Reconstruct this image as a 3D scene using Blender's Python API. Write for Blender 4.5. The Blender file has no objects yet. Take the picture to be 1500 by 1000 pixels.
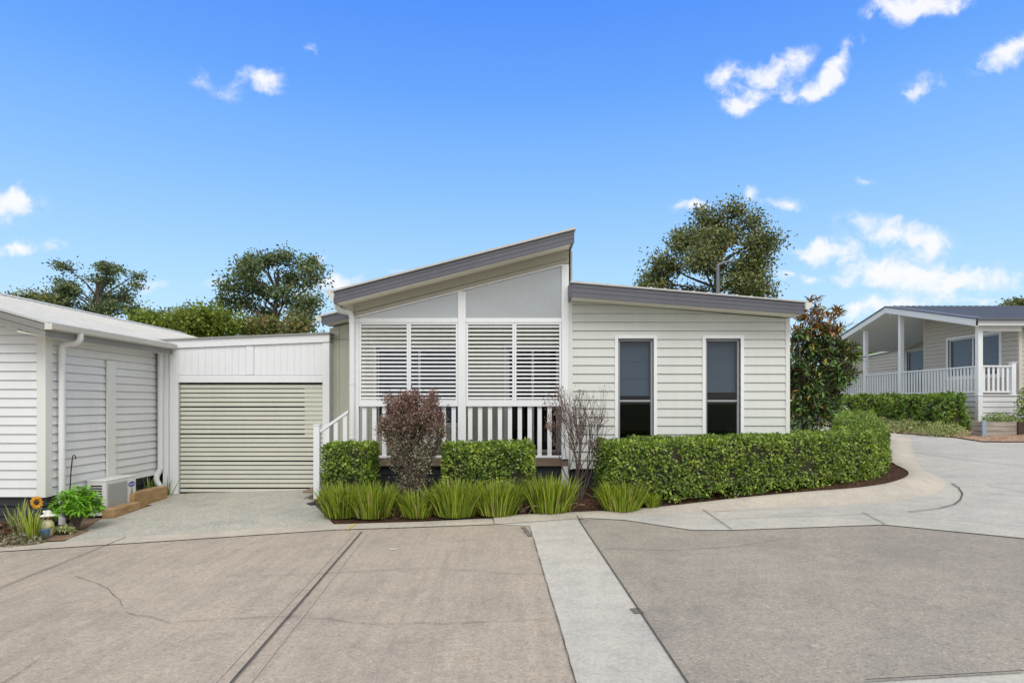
import bpy, bmesh, math, random
import numpy as np
from mathutils import Vector, Matrix, noise as mnoise

R = math.radians
scene = bpy.context.scene
col = scene.collection
# ------------------------------------------------------------------ camera
CAMZ = 1.65
cam_d = bpy.data.cameras.new("camera"); cam = bpy.data.objects.new("camera", cam_d); col.objects.link(cam)
cam.location = (0, 0, CAMZ); cam.rotation_euler = (R(90), 0, 0)
cam_d.sensor_fit = 'HORIZONTAL'; cam_d.sensor_width = 36; cam_d.lens = 36 * 900 / 1500
cam_d.shift_y = 90 / 1500; cam_d.clip_start = .05; cam_d.clip_end = 3000
scene.camera = cam
scene.view_settings.view_transform = 'Standard'; scene.view_settings.look = 'None'
scene.view_settings.exposure = 0.1; scene.view_settings.gamma = 1
scene.cycles.max_bounces = 8; scene.cycles.transparent_max_bounces = 24
scene.cycles.use_denoising = True
# ------------------------------------------------------------------ sun and sky
SUN_EL, SUN_AZ = R(50), math.atan2(.16, -.95)      # azimuth measured from +Y towards +X
sd = Vector((math.sin(SUN_AZ) * math.cos(SUN_EL), math.cos(SUN_AZ) * math.cos(SUN_EL), math.sin(SUN_EL)))
sun_d = bpy.data.lights.new("sun", 'SUN'); sun_d.energy = 1.9; sun_d.angle = R(34); sun_d.color = (1, .965, .91)
sun = bpy.data.objects.new("sun", sun_d); col.objects.link(sun)
sun.rotation_euler = sd.to_track_quat('Z', 'Y').to_euler(); sun.location = (-6, -12, 20)

world = bpy.data.worlds.new("World"); scene.world = world; world.use_nodes = True
wn = world.node_tree; wn.nodes.clear()
def WN(t, **kw):
    n = wn.nodes.new(t)
    for k, v in kw.items(): setattr(n, k, v)
    return n
def wl(a, b): wn.links.new(a, b)
def wmath(op, a, b=None, c=None, clamp=False):
    n = WN('ShaderNodeMath', operation=op); n.use_clamp = clamp
    for i, v in enumerate((a, b, c)):
        if v is None: continue
        if isinstance(v, (int, float)): n.inputs[i].default_value = v
        else: wl(v, n.inputs[i])
    return n.outputs[0]
sky = WN('ShaderNodeTexSky'); sky.sky_type = 'NISHITA'; sky.sun_disc = False
sky.sun_elevation = SUN_EL; sky.sun_rotation = SUN_AZ; sky.ozone_density = 2.6; sky.dust_density = .4; sky.air_density = 1.0
hsv = WN('ShaderNodeHueSaturation'); hsv.inputs['Hue'].default_value = .5; hsv.inputs['Saturation'].default_value = 1.12; hsv.inputs['Value'].default_value = 1.75
wl(sky.outputs[0], hsv.inputs['Color'])
tc = WN('ShaderNodeTexCoord'); sep = WN('ShaderNodeSeparateXYZ'); wl(tc.outputs['Generated'], sep.inputs[0])
yy = wmath('MAXIMUM', sep.outputs[1], .05)
u_ = wmath('DIVIDE', sep.outputs[0], yy); v_ = wmath('DIVIDE', sep.outputs[2], yy)
comb = WN('ShaderNodeCombineXYZ'); wl(u_, comb.inputs[0]); wl(v_, comb.inputs[1])
def wnoise(scale, det, rough, vec):
    n = WN('ShaderNodeTexNoise'); n.inputs['Scale'].default_value = scale; n.inputs['Detail'].default_value = det
    n.inputs['Roughness'].default_value = rough; wl(vec, n.inputs['Vector']); return n
dn = wnoise(9, 4, .55, comb.outputs[0])
vs = WN('ShaderNodeVectorMath', operation='SUBTRACT'); wl(dn.outputs['Color'], vs.inputs[0]); vs.inputs[1].default_value = (.5, .5, .5)
vm = WN('ShaderNodeVectorMath', operation='SCALE'); wl(vs.outputs[0], vm.inputs[0]); vm.inputs['Scale'].default_value = .07
va = WN('ShaderNodeVectorMath', operation='ADD'); wl(comb.outputs[0], va.inputs[0]); wl(vm.outputs[0], va.inputs[1])
SKY_S = .105
# clouds seen from here, each a direction in the sky: (x, y of the photo, half-width, half-height, tilt, density)
CLOUDS = [(1345, 8, 75, 26, 8, 1.0), (1480, 72, 62, 20, 28, 1.0), (1072, 112, 30, 24, 0, .85), (1145, 100, 50, 24, 30, .95), (1225, 98, 66, 17, 44, 1.0),
          (1090, 150, 40, 22, 0, .8), (1175, 130, 50, 16, 12, .8), (1352, 128, 34, 26, 20, .62), (388, 123, 40, 17, -5, .95), (292, 118, 18, 20, -40, .45), (332, 134, 26, 14, 0, .45), (455, 80, 13, 14, 0, .42),
          (18, 300, 52, 30, 0, .95), (30, 362, 60, 14, 0, .85), (1015, 302, 38, 14, 12, .8), (1104, 282, 20, 9, 22, .6), (1150, 297, 38, 10, -4, .75), (1262, 270, 14, 9, 0, .5),
          (1205, 362, 55, 18, 0, .95), (1318, 340, 80, 24, -6, 1.0), (1305, 390, 100, 24, 5, 1.0), (1395, 408, 100, 22, 3, 1.0), (1160, 398, 35, 10, 3, .7), (1275, 452, 85, 20, 4, .9), (1420, 440, 90, 10, 0, .55),
          (495, 420, 52, 22, 10, .95), (474, 370, 12, 11, 0, .55), (320, 420, 26, 9, 0, .5), (225, 412, 45, 10, 5, .5), (600, 395, 60, 8, 0, .35)]
tot = None
for (px, py, rx, ry, ang, d) in CLOUDS:
    mp = WN('ShaderNodeMapping', vector_type='TEXTURE')
    mp.inputs['Location'].default_value = ((px - 750) / 900, (590 - py) / 900, 0)
    mp.inputs['Rotation'].default_value = (0, 0, R(ang)); mp.inputs['Scale'].default_value = (rx / 900 * 1.32, ry / 900 * 1.28, 1)
    wl(va.outputs[0], mp.inputs['Vector'])
    g = WN('ShaderNodeTexGradient', gradient_type='SPHERICAL'); wl(mp.outputs[0], g.inputs[0])
    tot = wmath('MULTIPLY', g.outputs['Fac'], d * 1.25) if tot is None else wmath('MULTIPLY_ADD', g.outputs['Fac'], d * 1.25, tot)
n2 = wnoise(24, 8, .6, va.outputs[0])
nn = wmath('MULTIPLY_ADD', n2.outputs['Fac'], 2.4, -1.3)
ad = wmath('ADD', tot, wmath('MULTIPLY', nn, wmath('MINIMUM', wmath('MULTIPLY', tot, 2.4), 1.0)))
mr = WN('ShaderNodeMapRange', interpolation_type='SMOOTHSTEP'); wl(ad, mr.inputs[0]); mr.inputs[1].default_value = .06; mr.inputs[2].default_value = 1.0
cm = wmath('MULTIPLY', mr.outputs[0], .93)
cm = wmath('MULTIPLY', cm, wmath('GREATER_THAN', sep.outputs[1], .06))
bg = WN('ShaderNodeBackground'); bg.inputs['Strength'].default_value = SKY_S
elev = WN('ShaderNodeValToRGB'); els = elev.color_ramp.elements
SKYC = [(0, (.66, .83, .97)), (.10, (.53, .76, .97)), (.2, (.40, .67, .98)), (.33, (.245, .52, .98)), (.45, (.13, .375, .98)), (.56, (.075, .275, .97)), (1, (.05, .2, .8))]
while len(els) < len(SKYC): els.new(.5)
for e_, (p_, c_) in zip(els, SKYC): e_.position = p_; e_.color = (*c_, 1)
wl(sep.outputs[2], elev.inputs[0])
esc = WN('ShaderNodeVectorMath', operation='SCALE'); wl(elev.outputs[0], esc.inputs[0]); esc.inputs['Scale'].default_value = 1 / SKY_S
air = WN('ShaderNodeMix', data_type='RGBA'); air.inputs[0].default_value = .85; wl(hsv.outputs[0], air.inputs[6]); wl(esc.outputs[0], air.inputs[7])
mixc = WN('ShaderNodeMix', data_type='RGBA'); wl(cm, mixc.inputs[0]); wl(air.outputs[2], mixc.inputs[6])
mixc.inputs[7].default_value = (.93 / SKY_S, .93 / SKY_S, .96 / SKY_S, 1)
# added out-of-view white cloud deck overhead and behind the viewer, offsets blue skylight
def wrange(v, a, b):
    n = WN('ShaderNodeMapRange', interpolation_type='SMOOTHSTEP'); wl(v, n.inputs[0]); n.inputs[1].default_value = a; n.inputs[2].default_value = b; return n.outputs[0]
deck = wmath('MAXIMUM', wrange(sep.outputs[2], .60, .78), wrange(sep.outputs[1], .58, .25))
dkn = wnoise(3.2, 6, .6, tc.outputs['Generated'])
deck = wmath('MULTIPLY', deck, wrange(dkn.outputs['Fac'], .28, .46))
DECK_FILL = .98
mixd = WN('ShaderNodeMix', data_type='RGBA'); wl(deck, mixd.inputs[0]); wl(mixc.outputs[2], mixd.inputs[6]); mixd.inputs[7].default_value = (DECK_FILL / SKY_S, DECK_FILL / SKY_S, DECK_FILL * .99 / SKY_S, 1)
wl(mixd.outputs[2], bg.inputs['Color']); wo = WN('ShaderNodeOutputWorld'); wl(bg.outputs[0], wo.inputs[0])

# ------------------------------------------------------------------ measuring helpers
def X(px, Y): return (px - 750) / 900 * Y
def Z(py, Y): return CAMZ + (590 - py) / 900 * Y
def h(x, y):
    b = .03 * max(-14, min(17, x))
    t = max(0., (x - 4) * .5 + (y - 9.5) * .8)
    return b + min(.45, .02 * t * t / (t + 1))
def G(px, py):
    x = y = 0; z = 0
    for _ in range(30):
        y = (CAMZ - z) * 900 / (py - 590); x = (px - 750) / 900 * y; z = h(x, y)
    return (x, y)

# ------------------------------------------------------------------ object helpers
ORIG = {}
def tag(o, label=None, cat=None, group=None, kind=None):
    for k, v in (('label', label), ('category', cat), ('group', group), ('kind', kind)):
        if v: o[k] = v
    return o
def thing(name, loc, label, cat, group=None):
    o = bpy.data.objects.new(name, None); o.empty_display_size = .2; col.objects.link(o)
    o.location = loc; ORIG[o.name] = Vector(loc)
    return tag(o, label, cat, group)
def link(me, name, parent=None, origin=None, label=None):
    o = bpy.data.objects.new(name, me); col.objects.link(o)
    if parent is not None:
        o.parent = parent; ORIG[o.name] = ORIG[parent.name]
    else:
        o.location = origin or (0, 0, 0); ORIG[o.name] = Vector(origin or (0, 0, 0))
    if label: o['label'] = label
    return o

class MB:
    def __init__(s): s.v = []; s.f = []
    def poly(s, pts):
        b = len(s.v); s.v += [tuple(p) for p in pts]; s.f.append(tuple(range(b, b + len(pts)))); return s
    def solid(s, a, b_):
        n = len(a); b = len(s.v); s.v += [tuple(p) for p in a] + [tuple(p) for p in b_]
        s.f.append(tuple(range(b, b + n))[::-1]); s.f.append(tuple(range(b + n, b + 2 * n)))
        for i in range(n):
            j = (i + 1) % n; s.f.append((b + i, b + j, b + n + j, b + n + i))
        return s
    def box(s, x0, x1, y0, y1, z0, z1):
        return s.solid([(x0, y0, z0), (x1, y0, z0), (x1, y1, z0), (x0, y1, z0)], [(x0, y0, z1), (x1, y0, z1), (x1, y1, z1), (x0, y1, z1)])
    def py(s, pts, y0, y1): return s.solid([(x, y0, z) for x, z in pts], [(x, y1, z) for x, z in pts])
    def px(s, pts, x0, x1): return s.solid([(x0, y, z) for y, z in pts], [(x1, y, z) for y, z in pts])
    def pz(s, pts, z0, z1): return s.solid([(x, y, z0) for x, y in pts], [(x, y, z1) for x, y in pts])
    def tube(s, path, rad, n=8, cap=True):
        path = [Vector(p) for p in path]; m = len(path); rs = rad if isinstance(rad, (list, tuple)) else [rad] * m
        b = len(s.v); ref = None
        for i, p in enumerate(path):
            t = (path[min(i + 1, m - 1)] - path[max(i - 1, 0)])
            t = t.normalized() if t.length > 1e-9 else Vector((0, 0, 1))
            if ref is None: ref = Vector((1, 0, 0)) if abs(t.x) < .8 else Vector((0, 1, 0))
            a = t.cross(ref)
            if a.length < 1e-6: a = t.cross(Vector((.3, .9, .2)))
            a.normalize(); c = a.cross(t); ref = c
            for k in range(n):
                q = 2 * math.pi * k / n; s.v.append(tuple(p + (a * math.cos(q) + c * math.sin(q)) * rs[i]))
        for i in range(m - 1):
            for k in range(n):
                s.f.append((b + i * n + k, b + i * n + (k + 1) % n, b + (i + 1) * n + (k + 1) % n, b + (i + 1) * n + k))
        if cap:
            s.f.append(tuple(b + k for k in range(n))[::-1]); s.f.append(tuple(b + (m - 1) * n + k for k in range(n)))
        return s
    def ball(s, c, r, nu=12, nv=8):
        rx, ry, rz = (r, r, r) if isinstance(r, (int, float)) else r
        b = len(s.v)
        for i in range(nv + 1):
            th = math.pi * i / nv
            for k in range(nu):
                ph = 2 * math.pi * k / nu
                s.v.append((c[0] + rx * math.sin(th) * math.cos(ph), c[1] + ry * math.sin(th) * math.sin(ph), c[2] + rz * math.cos(th)))
        for i in range(nv):
            for k in range(nu):
                s.f.append((b + i * nu + k, b + (i + 1) * nu + k, b + (i + 1) * nu + (k + 1) % nu, b + i * nu + (k + 1) % nu))
        return s
    def lathe(s, c, prof, n=16):
        b = len(s.v)
        for r, z in prof:
            for k in range(n):
                q = 2 * math.pi * k / n; s.v.append((c[0] + r * math.cos(q), c[1] + r * math.sin(q), c[2] + z))
        for i in range(len(prof) - 1):
            for k in range(n):
                s.f.append((b + i * n + k, b + i * n + (k + 1) % n, b + (i + 1) * n + (k + 1) % n, b + (i + 1) * n + k))
        return s
    def build(s, name, mat, parent=None, origin=None, smooth=False, bevel=0, label=None):
        o_ = ORIG[parent.name] if parent is not None else Vector(origin or (0, 0, 0))
        me = bpy.data.meshes.new(name)
        me.from_pydata([(a - o_.x, b - o_.y, c - o_.z) for a, b, c in s.v], [], s.f)
        bm = bmesh.new(); bm.from_mesh(me); bmesh.ops.remove_doubles(bm, verts=bm.verts, dist=1e-5) if smooth else None
        bmesh.ops.recalc_face_normals(bm, faces=bm.faces)
        if smooth:
            for f in bm.faces: f.smooth = True
            for e in bm.edges:
                if len(e.link_faces) == 2 and e.calc_face_angle(0) > .7: e.smooth = False
        bm.to_mesh(me); bm.free(); me.materials.append(mat)
        ob = link(me, name, parent, origin, label)
        if bevel:
            m = ob.modifiers.new("edge", 'BEVEL'); m.width = bevel; m.segments = 2; m.limit_method = 'ANGLE'; m.angle_limit = R(40)
        return ob

# ------------------------------------------------------------------ materials
MATS = {}
class NT:
    def __init__(s, name):
        s.m = bpy.data.materials.new(name); s.m.use_nodes = True; s.t = s.m.node_tree; s.t.nodes.clear()
        s.out = s.n('ShaderNodeOutputMaterial'); MATS[name] = s.m
    def n(s, t, **kw):
        x = s.t.nodes.new(t)
        for k, v in kw.items(): setattr(x, k, v)
        return x
    def l(s, a, b): s.t.links.new(a, b)
    def noise(s, scale, det=4, rough=.55, vec=None, scl=None):
        if vec is None: vec = s.pos(scl)
        n = s.n('ShaderNodeTexNoise'); n.inputs['Scale'].default_value = scale; n.inputs['Detail'].default_value = det; n.inputs['Roughness'].default_value = rough
        s.l(vec, n.inputs['Vector']); return n.outputs['Fac']
    def pos(s, scl=None):
        g = s.n('ShaderNodeNewGeometry')
        if scl is None: return g.outputs['Position']
        m = s.n('ShaderNodeMapping'); m.inputs['Scale'].default_value = scl; s.l(g.outputs['Position'], m.inputs[0]); return m.outputs[0]
    def ramp(s, fac, stops, interp='LINEAR'):
        r = s.n('ShaderNodeValToRGB'); r.color_ramp.interpolation = interp; e = r.color_ramp.elements
        while len(e) < len(stops): e.new(.5)
        for i, (p, c) in enumerate(stops): e[i].position = p; e[i].color = (*c, 1) if len(c) == 3 else c
        s.l(fac, r.inputs[0]); return r.outputs[0]
    def mix(s, fac, a, b, mode='MIX'):
        m = s.n('ShaderNodeMix', data_type='RGBA', blend_type=mode)
        for v, i in ((fac, 0), (a, 6), (b, 7)):
            if isinstance(v, (int, float)): m.inputs[i].default_value = v
            elif isinstance(v, tuple): m.inputs[i].default_value = (*v, 1)
            else: s.l(v, m.inputs[i])
        return m.outputs[2]
    def math(s, op, a, b=None):
        n = s.n('ShaderNodeMath', operation=op)
        for i, v in enumerate((a, b)):
            if v is None: continue
            if isinstance(v, (int, float)): n.inputs[i].default_value = v
            else: s.l(v, n.inputs[i])
        return n.outputs[0]
    def bsdf(s, color, rough=.6, bump=None, dist=.01, strength=.4, metal=0, spec=.5):
        p = s.n('ShaderNodeBsdfPrincipled')
        if isinstance(color, tuple): p.inputs['Base Color'].default_value = (*color, 1)
        else: s.l(color, p.inputs['Base Color'])
        if isinstance(rough, (int, float)): p.inputs['Roughness'].default_value = rough
        else: s.l(rough, p.inputs['Roughness'])
        p.inputs['Metallic'].default_value = metal; p.inputs['Specular IOR Level'].default_value = spec
        if bump is not None:
            b = s.n('ShaderNodeBump'); b.inputs['Distance'].default_value = dist; b.inputs['Strength'].default_value = strength
            s.l(bump, b.inputs['Height']); s.l(b.outputs[0], p.inputs['Normal'])
        return p.outputs[0]
    def done(s, sh): s.l(sh, s.out.inputs[0]); return s.m
def c_mul(c, k): return tuple(min(1, x * k) for x in c)
def paint(name, c, rough=.5, var=.06, scale=1.3, streak=True, spec=.4):
    t = NT(name)
    a = t.noise(scale, 5, .6); b = t.noise(1.0, 4, .6, scl=(9, 9, .7)) if streak else t.noise(7, 3)
    f = t.math('ADD', t.math('MULTIPLY', a, .6), t.math('MULTIPLY', b, .4))
    cc = t.ramp(f, [(.3, c_mul(c, 1 - var * 1.6)), (.55, c), (.75, c_mul(c, 1 + var * .5))])
    return t.done(t.bsdf(cc, rough, t.noise(120, 2), .001, .15, spec=spec))
def concrete(name, base, dark, light, speck=.35, stain=.5, wear=None, brush=None):
    t = NT(name)
    f = t.noise(.55, 6, .62); c = t.ramp(f, [(.3, dark), (.52, base), (.72, light)])
    f0 = t.noise(.22, 4, .6); c = t.mix(.8, c, t.ramp(f0, [(.3, (.82, .835, .86)), (.5, (1, 1, 1)), (.7, (1.16, 1.11, 1.03))]), 'MULTIPLY')
    f2 = t.noise(3.2, 6, .7); c = t.mix(.55, c, t.ramp(f2, [(.3, c_mul(base, .86)), (.5, base), (.7, c_mul(base, 1.1))]), 'MIX')
    if brush:
        f3 = t.noise(1.0, 5, .7, scl=brush); c = t.mix(.45, c, t.ramp(f3, [(.3, c_mul(base, .72)), (.5, base), (.7, c_mul(base, 1.15))]))
    v = t.n('ShaderNodeTexVoronoi'); v.inputs['Scale'].default_value = 75; t.l(t.pos(), v.inputs['Vector'])
    sepc = t.n('ShaderNodeSeparateColor'); t.l(v.outputs['Color'], sepc.inputs[0])
    f4 = t.noise(26, 6, .8); c = t.mix(.8, c, t.ramp(f4, [(.3, (.74, .74, .75)), (.5, (1, 1, 1)), (.7, (1.2, 1.19, 1.16))]), 'MULTIPLY')
    f5 = t.noise(1.7, 8, .78); c = t.mix(.75, c, t.ramp(f5, [(.32, (.78, .79, .81)), (.5, (1, 1, 1)), (.68, (1.14, 1.11, 1.06))]), 'MULTIPLY')
    sp = t.ramp(sepc.outputs[0], [(0, (.55, .55, .55)), (.3, (.9, .9, .9)), (.8, (1, 1, 1)), (.93, (1.0, 1.0, 1.0)), (1, (1.45, 1.42, 1.35))])
    c = t.mix(speck, c, sp, 'MULTIPLY')
    fs = t.noise(1.1, 7, .72, scl=(1, .6, 1)); c = t.mix(t.math('MULTIPLY', t.ramp(fs, [(.56, (0, 0, 0)), (.72, (1, 1, 1))]), stain), c, c_mul(dark, .72))
    fg = t.noise(190, 2, .6); c = t.mix(.55, c, t.ramp(fg, [(.3, (.6, .6, .6)), (.7, (1.35, 1.35, 1.35))]), 'MULTIPLY')
    return t.done(t.bsdf(c, .88, t.math('ADD', fg, t.math('MULTIPLY', sepc.outputs[0], .6)), .004, .5, spec=.25))
def foliage(name, stops, rough=.45, trans=.25, back=None, clump=None, spec=.4):
    t = NT(name); g = t.n('ShaderNodeNewGeometry')
    f = g.outputs['Random Per Island']
    if clump:
        f = t.math('ADD', t.math('MULTIPLY', f, .6), t.math('MULTIPLY', t.ramp(t.noise(clump, 2), [(.3, (0, 0, 0)), (.7, (1, 1, 1))]), .4))
    c = t.ramp(f, stops)
    if back: c = t.mix(g.outputs['Backfacing'], c, back)
    s1 = t.bsdf(c, rough, spec=spec)
    tr = t.n('ShaderNodeBsdfTranslucent'); t.l(t.mix(1.0, c, (1.25, 1.2, .6), 'MULTIPLY'), tr.inputs[0])
    m = t.n('ShaderNodeMixShader'); m.inputs[0].default_value = trans; t.l(s1, m.inputs[1]); t.l(tr.outputs[0], m.inputs[2])
    return t.done(m.outputs[0])
def wood(name, a, b, scl=(1.5, 1.5, 25), rough=.75):
    t = NT(name); f = t.noise(1, 6, .65, scl=scl); c = t.ramp(f, [(.3, a), (.7, b)])
    return t.done(t.bsdf(c, rough, f, .003, .4))
def glass(name, tint, refl=1.0, diff=0.0, dcol=(.6, .65, .7), base=.03):
    t = NT(name); tr = t.n('ShaderNodeBsdfTransparent'); tr.inputs[0].default_value = (*tint, 1)
    gl = t.n('ShaderNodeBsdfGlossy'); gl.inputs['Roughness'].default_value = .015; gl.inputs[0].default_value = (refl, refl, refl, 1)
    lw_ = t.n('ShaderNodeLayerWeight'); lw_.inputs['Blend'].default_value = .5
    fr = t.math('ADD', base, t.math('MULTIPLY', t.math('POWER', lw_.outputs['Facing'], 4.0), .8))
    m = t.n('ShaderNodeMixShader'); t.l(fr, m.inputs[0]); t.l(tr.outputs[0], m.inputs[1]); t.l(gl.outputs[0], m.inputs[2])
    o = m.outputs[0]
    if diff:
        d = t.n('ShaderNodeBsdfDiffuse'); d.inputs[0].default_value = (*dcol, 1); m2 = t.n('ShaderNodeMixShader'); sheen_mask = t.noise(1.0, 2, .5, scl=(.5, 1, 1.1)); t.l(t.math('MULTIPLY', t.ramp(sheen_mask, [(.3, (.45, .45, .45)), (.7, (1.5, 1.5, 1.5))]), diff), m2.inputs[0])  # diffuse veil painted in to imitate reflected sky, mottled by noise
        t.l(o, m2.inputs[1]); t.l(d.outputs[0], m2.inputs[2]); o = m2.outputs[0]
    return t.done(o)

M_white = paint('white_paint', (.77, .79, .81), .4, .04)
M_white2 = paint('white_panel', (.74, .76, .78), .5, .03)
M_clad = paint('cladding_paint', (.60, .62, .59), .5, .05)
M_cladL = paint('cladding_cool_white', (.68, .70, .71), .5, .05)
M_cladR = paint('cladding_taupe', (.52, .475, .425), .55, .05)
M_trimR = paint('taupe_trim', (.58, .54, .49)); M_trim = paint('pale_trim', (.68, .69, .66), .45, .05)
M_beige = paint('beige_panel', (.40, .385, .32), .55, .05)
M_sage = paint('sage_panel', (.58, .58, .49), .55, .06)
M_soffit = paint('soffit_cream', (.84, .80, .70), .6, .04)
M_soffitR = paint('soffit_white', (.85, .83, .79), .6, .04)
M_fascia = paint('fascia_grey', (.112, .116, .138), .5, .1)
M_bargeL = paint('barge_grey', (.23, .23, .22), .55, .1)
M_roofP = paint('roof_pale', (.50, .50, .485), .5, .10, 3)
M_roofB = paint('roof_bluegrey', (.13, .145, .18), .5, .08)
M_gut = paint('gutter_cream', (.62, .61, .56), .45, .08)
M_door = paint('garage_slat', (.61, .61, .53), .45, .05)
M_alu = paint('aluminium_grey', (.32, .33, .35), .4, .06)
M_dark = paint('dark_base_board', (.03, .034, .042), .6, .2)
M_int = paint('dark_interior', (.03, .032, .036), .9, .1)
M_blind = paint('blind_fabric', (.125, .165, .21), .7, .03)
M_shut = paint('shutter_grey', (.30, .35, .42), .6, .05)
M_deck = wood('deck_timber', (.13, .095, .07), (.26, .19, .145))
M_sleeper = wood('sleeper_timber', (.24, .14, .06), (.46, .30, .15), (3, 3, 14))
M_oldwood = wood('weathered_timber', (.2, .17, .15), (.42, .37, .32), (2, 2, 18))
M_brownpost = paint('brown_paint', (.06, .035, .03), .6)
M_bluepost = paint('bluegrey_paint', (.27, .34, .42), .6)
M_glass = glass('window_glass', (.62, .66, .70), 1.0)
M_glassP = glass('porch_glass', (.80, .83, .85), 1.0, .30, (.56, .63, .70), .24)  # bluish diffuse colour stands in for sky reflection on the panes
M_black = paint('black_metal', (.015, .015, .017), .4)
M_mat = paint('dark_rubber', (.03, .031, .045), .7)
M_metal = paint('galvanised_grey', (.15, .165, .19), .4)
M_pipe = paint('pvc_white', (.72, .73, .74), .35, .04)
M_ac = paint('enamel_offwhite', (.66, .67, .655), .4, .03)
M_acg = paint('grille_grey', (.42, .43, .43), .5, .03)
M_bark = wood('bark', (.045, .036, .03), (.12, .10, .085), (6, 6, 1.5), .9)
M_barkgrey = wood('bark_grey', (.075, .06, .052), (.18, .155, .14), (9, 9, 3), .9)
M_shrubtwig = wood('shrub_twig', (.055, .038, .033), (.14, .10, .088), (9, 9, 3), .9)
M_twig = paint('hedge_twig', (.055, .05, .03), .9, .3)
M_slabR = concrete('aggregate_concrete', (.325, .295, .255), (.235, .22, .20), (.375, .335, .29), .65, .5)
M_slabL = concrete('brown_concrete', (.385, .335, .28), (.30, .265, .23), (.46, .395, .32), .5, .6, brush=(11.0, .8, 1))
M_strip = concrete('pale_concrete', (.46, .445, .405), (.385, .375, .35), (.54, .52, .475), .2, .3)
M_side = concrete('grey_concrete', (.44, .425, .395), (.375, .365, .35), (.49, .475, .45), .2, .25)
M_drive = concrete('driveway_concrete', (.43, .42, .375), (.345, .34, .31), (.50, .48, .43), .95, .25)
M_kerb = concrete('kerb_concrete', (.47, .43, .37), (.38, .345, .30), (.55, .50, .43), .25, .45)
M_joint = paint('joint_filler', (.085, .078, .07), .9, .3)
M_crack = paint('crack_dirt', (.17, .15, .13), .9, .3)
M_yellow = paint('yellow_paint', (.62, .45, .06), .7, .2)
t = NT('mulch'); f = t.noise(9, 7, .75); v = t.n('ShaderNodeTexVoronoi'); v.inputs['Scale'].default_value = 42; t.l(t.pos((1, 1, 1)), v.inputs['Vector'])
c = t.ramp(f, [(.3, (.045, .026, .018)), (.52, (.105, .058, .038)), (.72, (.19, .12, .08))]); c = t.mix(.6, c, t.ramp(v.outputs['Distance'], [(0, (1.5, 1.4, 1.3)), (.6, (.5, .5, .5))]), 'MULTIPLY')
M_mulch = t.done(t.bsdf(c, .95, v.outputs['Distance'], .03, 1.0, spec=.1))
t = NT('soil'); f = t.noise(5, 8, .75); c = t.ramp(f, [(.3, (.13, .08, .055)), (.5, (.24, .165, .115)), (.7, (.36, .27, .20))])
M_soil = t.done(t.bsdf(c, .95, t.noise(60, 4), .02, .8, spec=.1))
t = NT('pebbles'); v = t.n('ShaderNodeTexVoronoi'); v.inputs['Scale'].default_value = 17; t.l(t.pos(), v.inputs['Vector']); sc_ = t.n('ShaderNodeSeparateColor'); t.l(v.outputs['Color'], sc_.inputs[0])
c = t.ramp(sc_.outputs[0], [(0, (.17, .08, .05)), (.4, (.32, .18, .11)), (.75, (.42, .27, .18)), (1, (.5, .42, .33))])
M_pebble = t.done(t.bsdf(c, .9, v.outputs['Distance'], .04, 1.0))
t = NT('ground_grass'); c = t.ramp(t.noise(.6, 8, .7), [(.3, (.045, .06, .02)), (.55, (.09, .11, .04)), (.75, (.16, .14, .07))]); M_ground = t.done(t.bsdf(c, .95, t.noise(40, 4), .03, .8))

# ------------------------------------------------------------------ ground sheets
def sheet(name, pts, mat, off, kind='structure', step=.4, extra=None, bump=0, label=None):
    bm = bmesh.new(); vs_ = [bm.verts.new((x, y, 0)) for x, y in pts]; bm.faces.new(vs_)
    bmesh.ops.triangulate(bm, faces=bm.faces[:])
    xs = [p[0] for p in pts]; ys = [p[1] for p in pts]
    for ax, lo, hi in ((0, min(xs), max(xs)), (1, min(ys), max(ys))):
        k = math.ceil(lo / step) * step
        while k < hi:
            co = Vector((0, 0, 0)); co[ax] = k; no = Vector((0, 0, 0)); no[ax] = 1
            bmesh.ops.bisect_plane(bm, geom=bm.verts[:] + bm.edges[:] + bm.faces[:], plane_co=co, plane_no=no, dist=1e-5); k += step
    bmesh.ops.remove_doubles(bm, verts=bm.verts, dist=1e-4)
    for v in bm.verts:
        x, y = v.co.x, v.co.y
        v.co.z = h(x, y) + off + (extra(x, y) if extra else 0)
        if bump and not v.is_boundary: v.co.z += bump * mnoise.noise(Vector((x * 2.3, y * 2.3, 3)))
    bmesh.ops.recalc_face_normals(bm, faces=bm.faces)
    for f in bm.faces:
        f.smooth = True
        if f.normal.z < 0: f.normal_flip()
    me = bpy.data.meshes.new(name); bm.to_mesh(me); bm.free(); me.materials.append(mat)
    return tag(link(me, name), None, None, None, kind)
def ribbon(mb, pts, w, off, jit=0, rng=random, step=.12):
    """thin flat strip along ground points"""
    out = []
    for a, b in zip(pts[:-1], pts[1:]):
        d = math.dist(a, b); n = max(1, int(d / step))
        for i in range(n):
            k = i / n; out.append((a[0] + (b[0] - a[0]) * k, a[1] + (b[1] - a[1]) * k))
    out.append(pts[-1])
    if jit: out = [out[0]] + [(x + rng.uniform(-jit, jit), y + rng.uniform(-jit, jit)) for x, y in out[1:-1]] + [out[-1]]
    L = []; Rr = []
    for i, (x, y) in enumerate(out):
        a = out[max(0, i - 1)]; b = out[min(len(out) - 1, i + 1)]
        dx, dy = b[0] - a[0], b[1] - a[1]; n = math.hypot(dx, dy) or 1
        ww = w * (rng.uniform(.4, 1.3) if jit else 1) / 2; nx, ny = -dy / n * ww, dx / n * ww
        L.append((x + nx, y + ny, h(x, y) + off)); Rr.append((x - nx, y - ny, h(x, y) + off))
    for i in range(len(out) - 1): mb.poly([L[i], Rr[i], Rr[i + 1], L[i + 1]])
g = MB(); N = 60
def gl(i): 
    k = (i / N) * 2 - 1; return math.copysign(abs(k) ** 3, k) * 900
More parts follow.
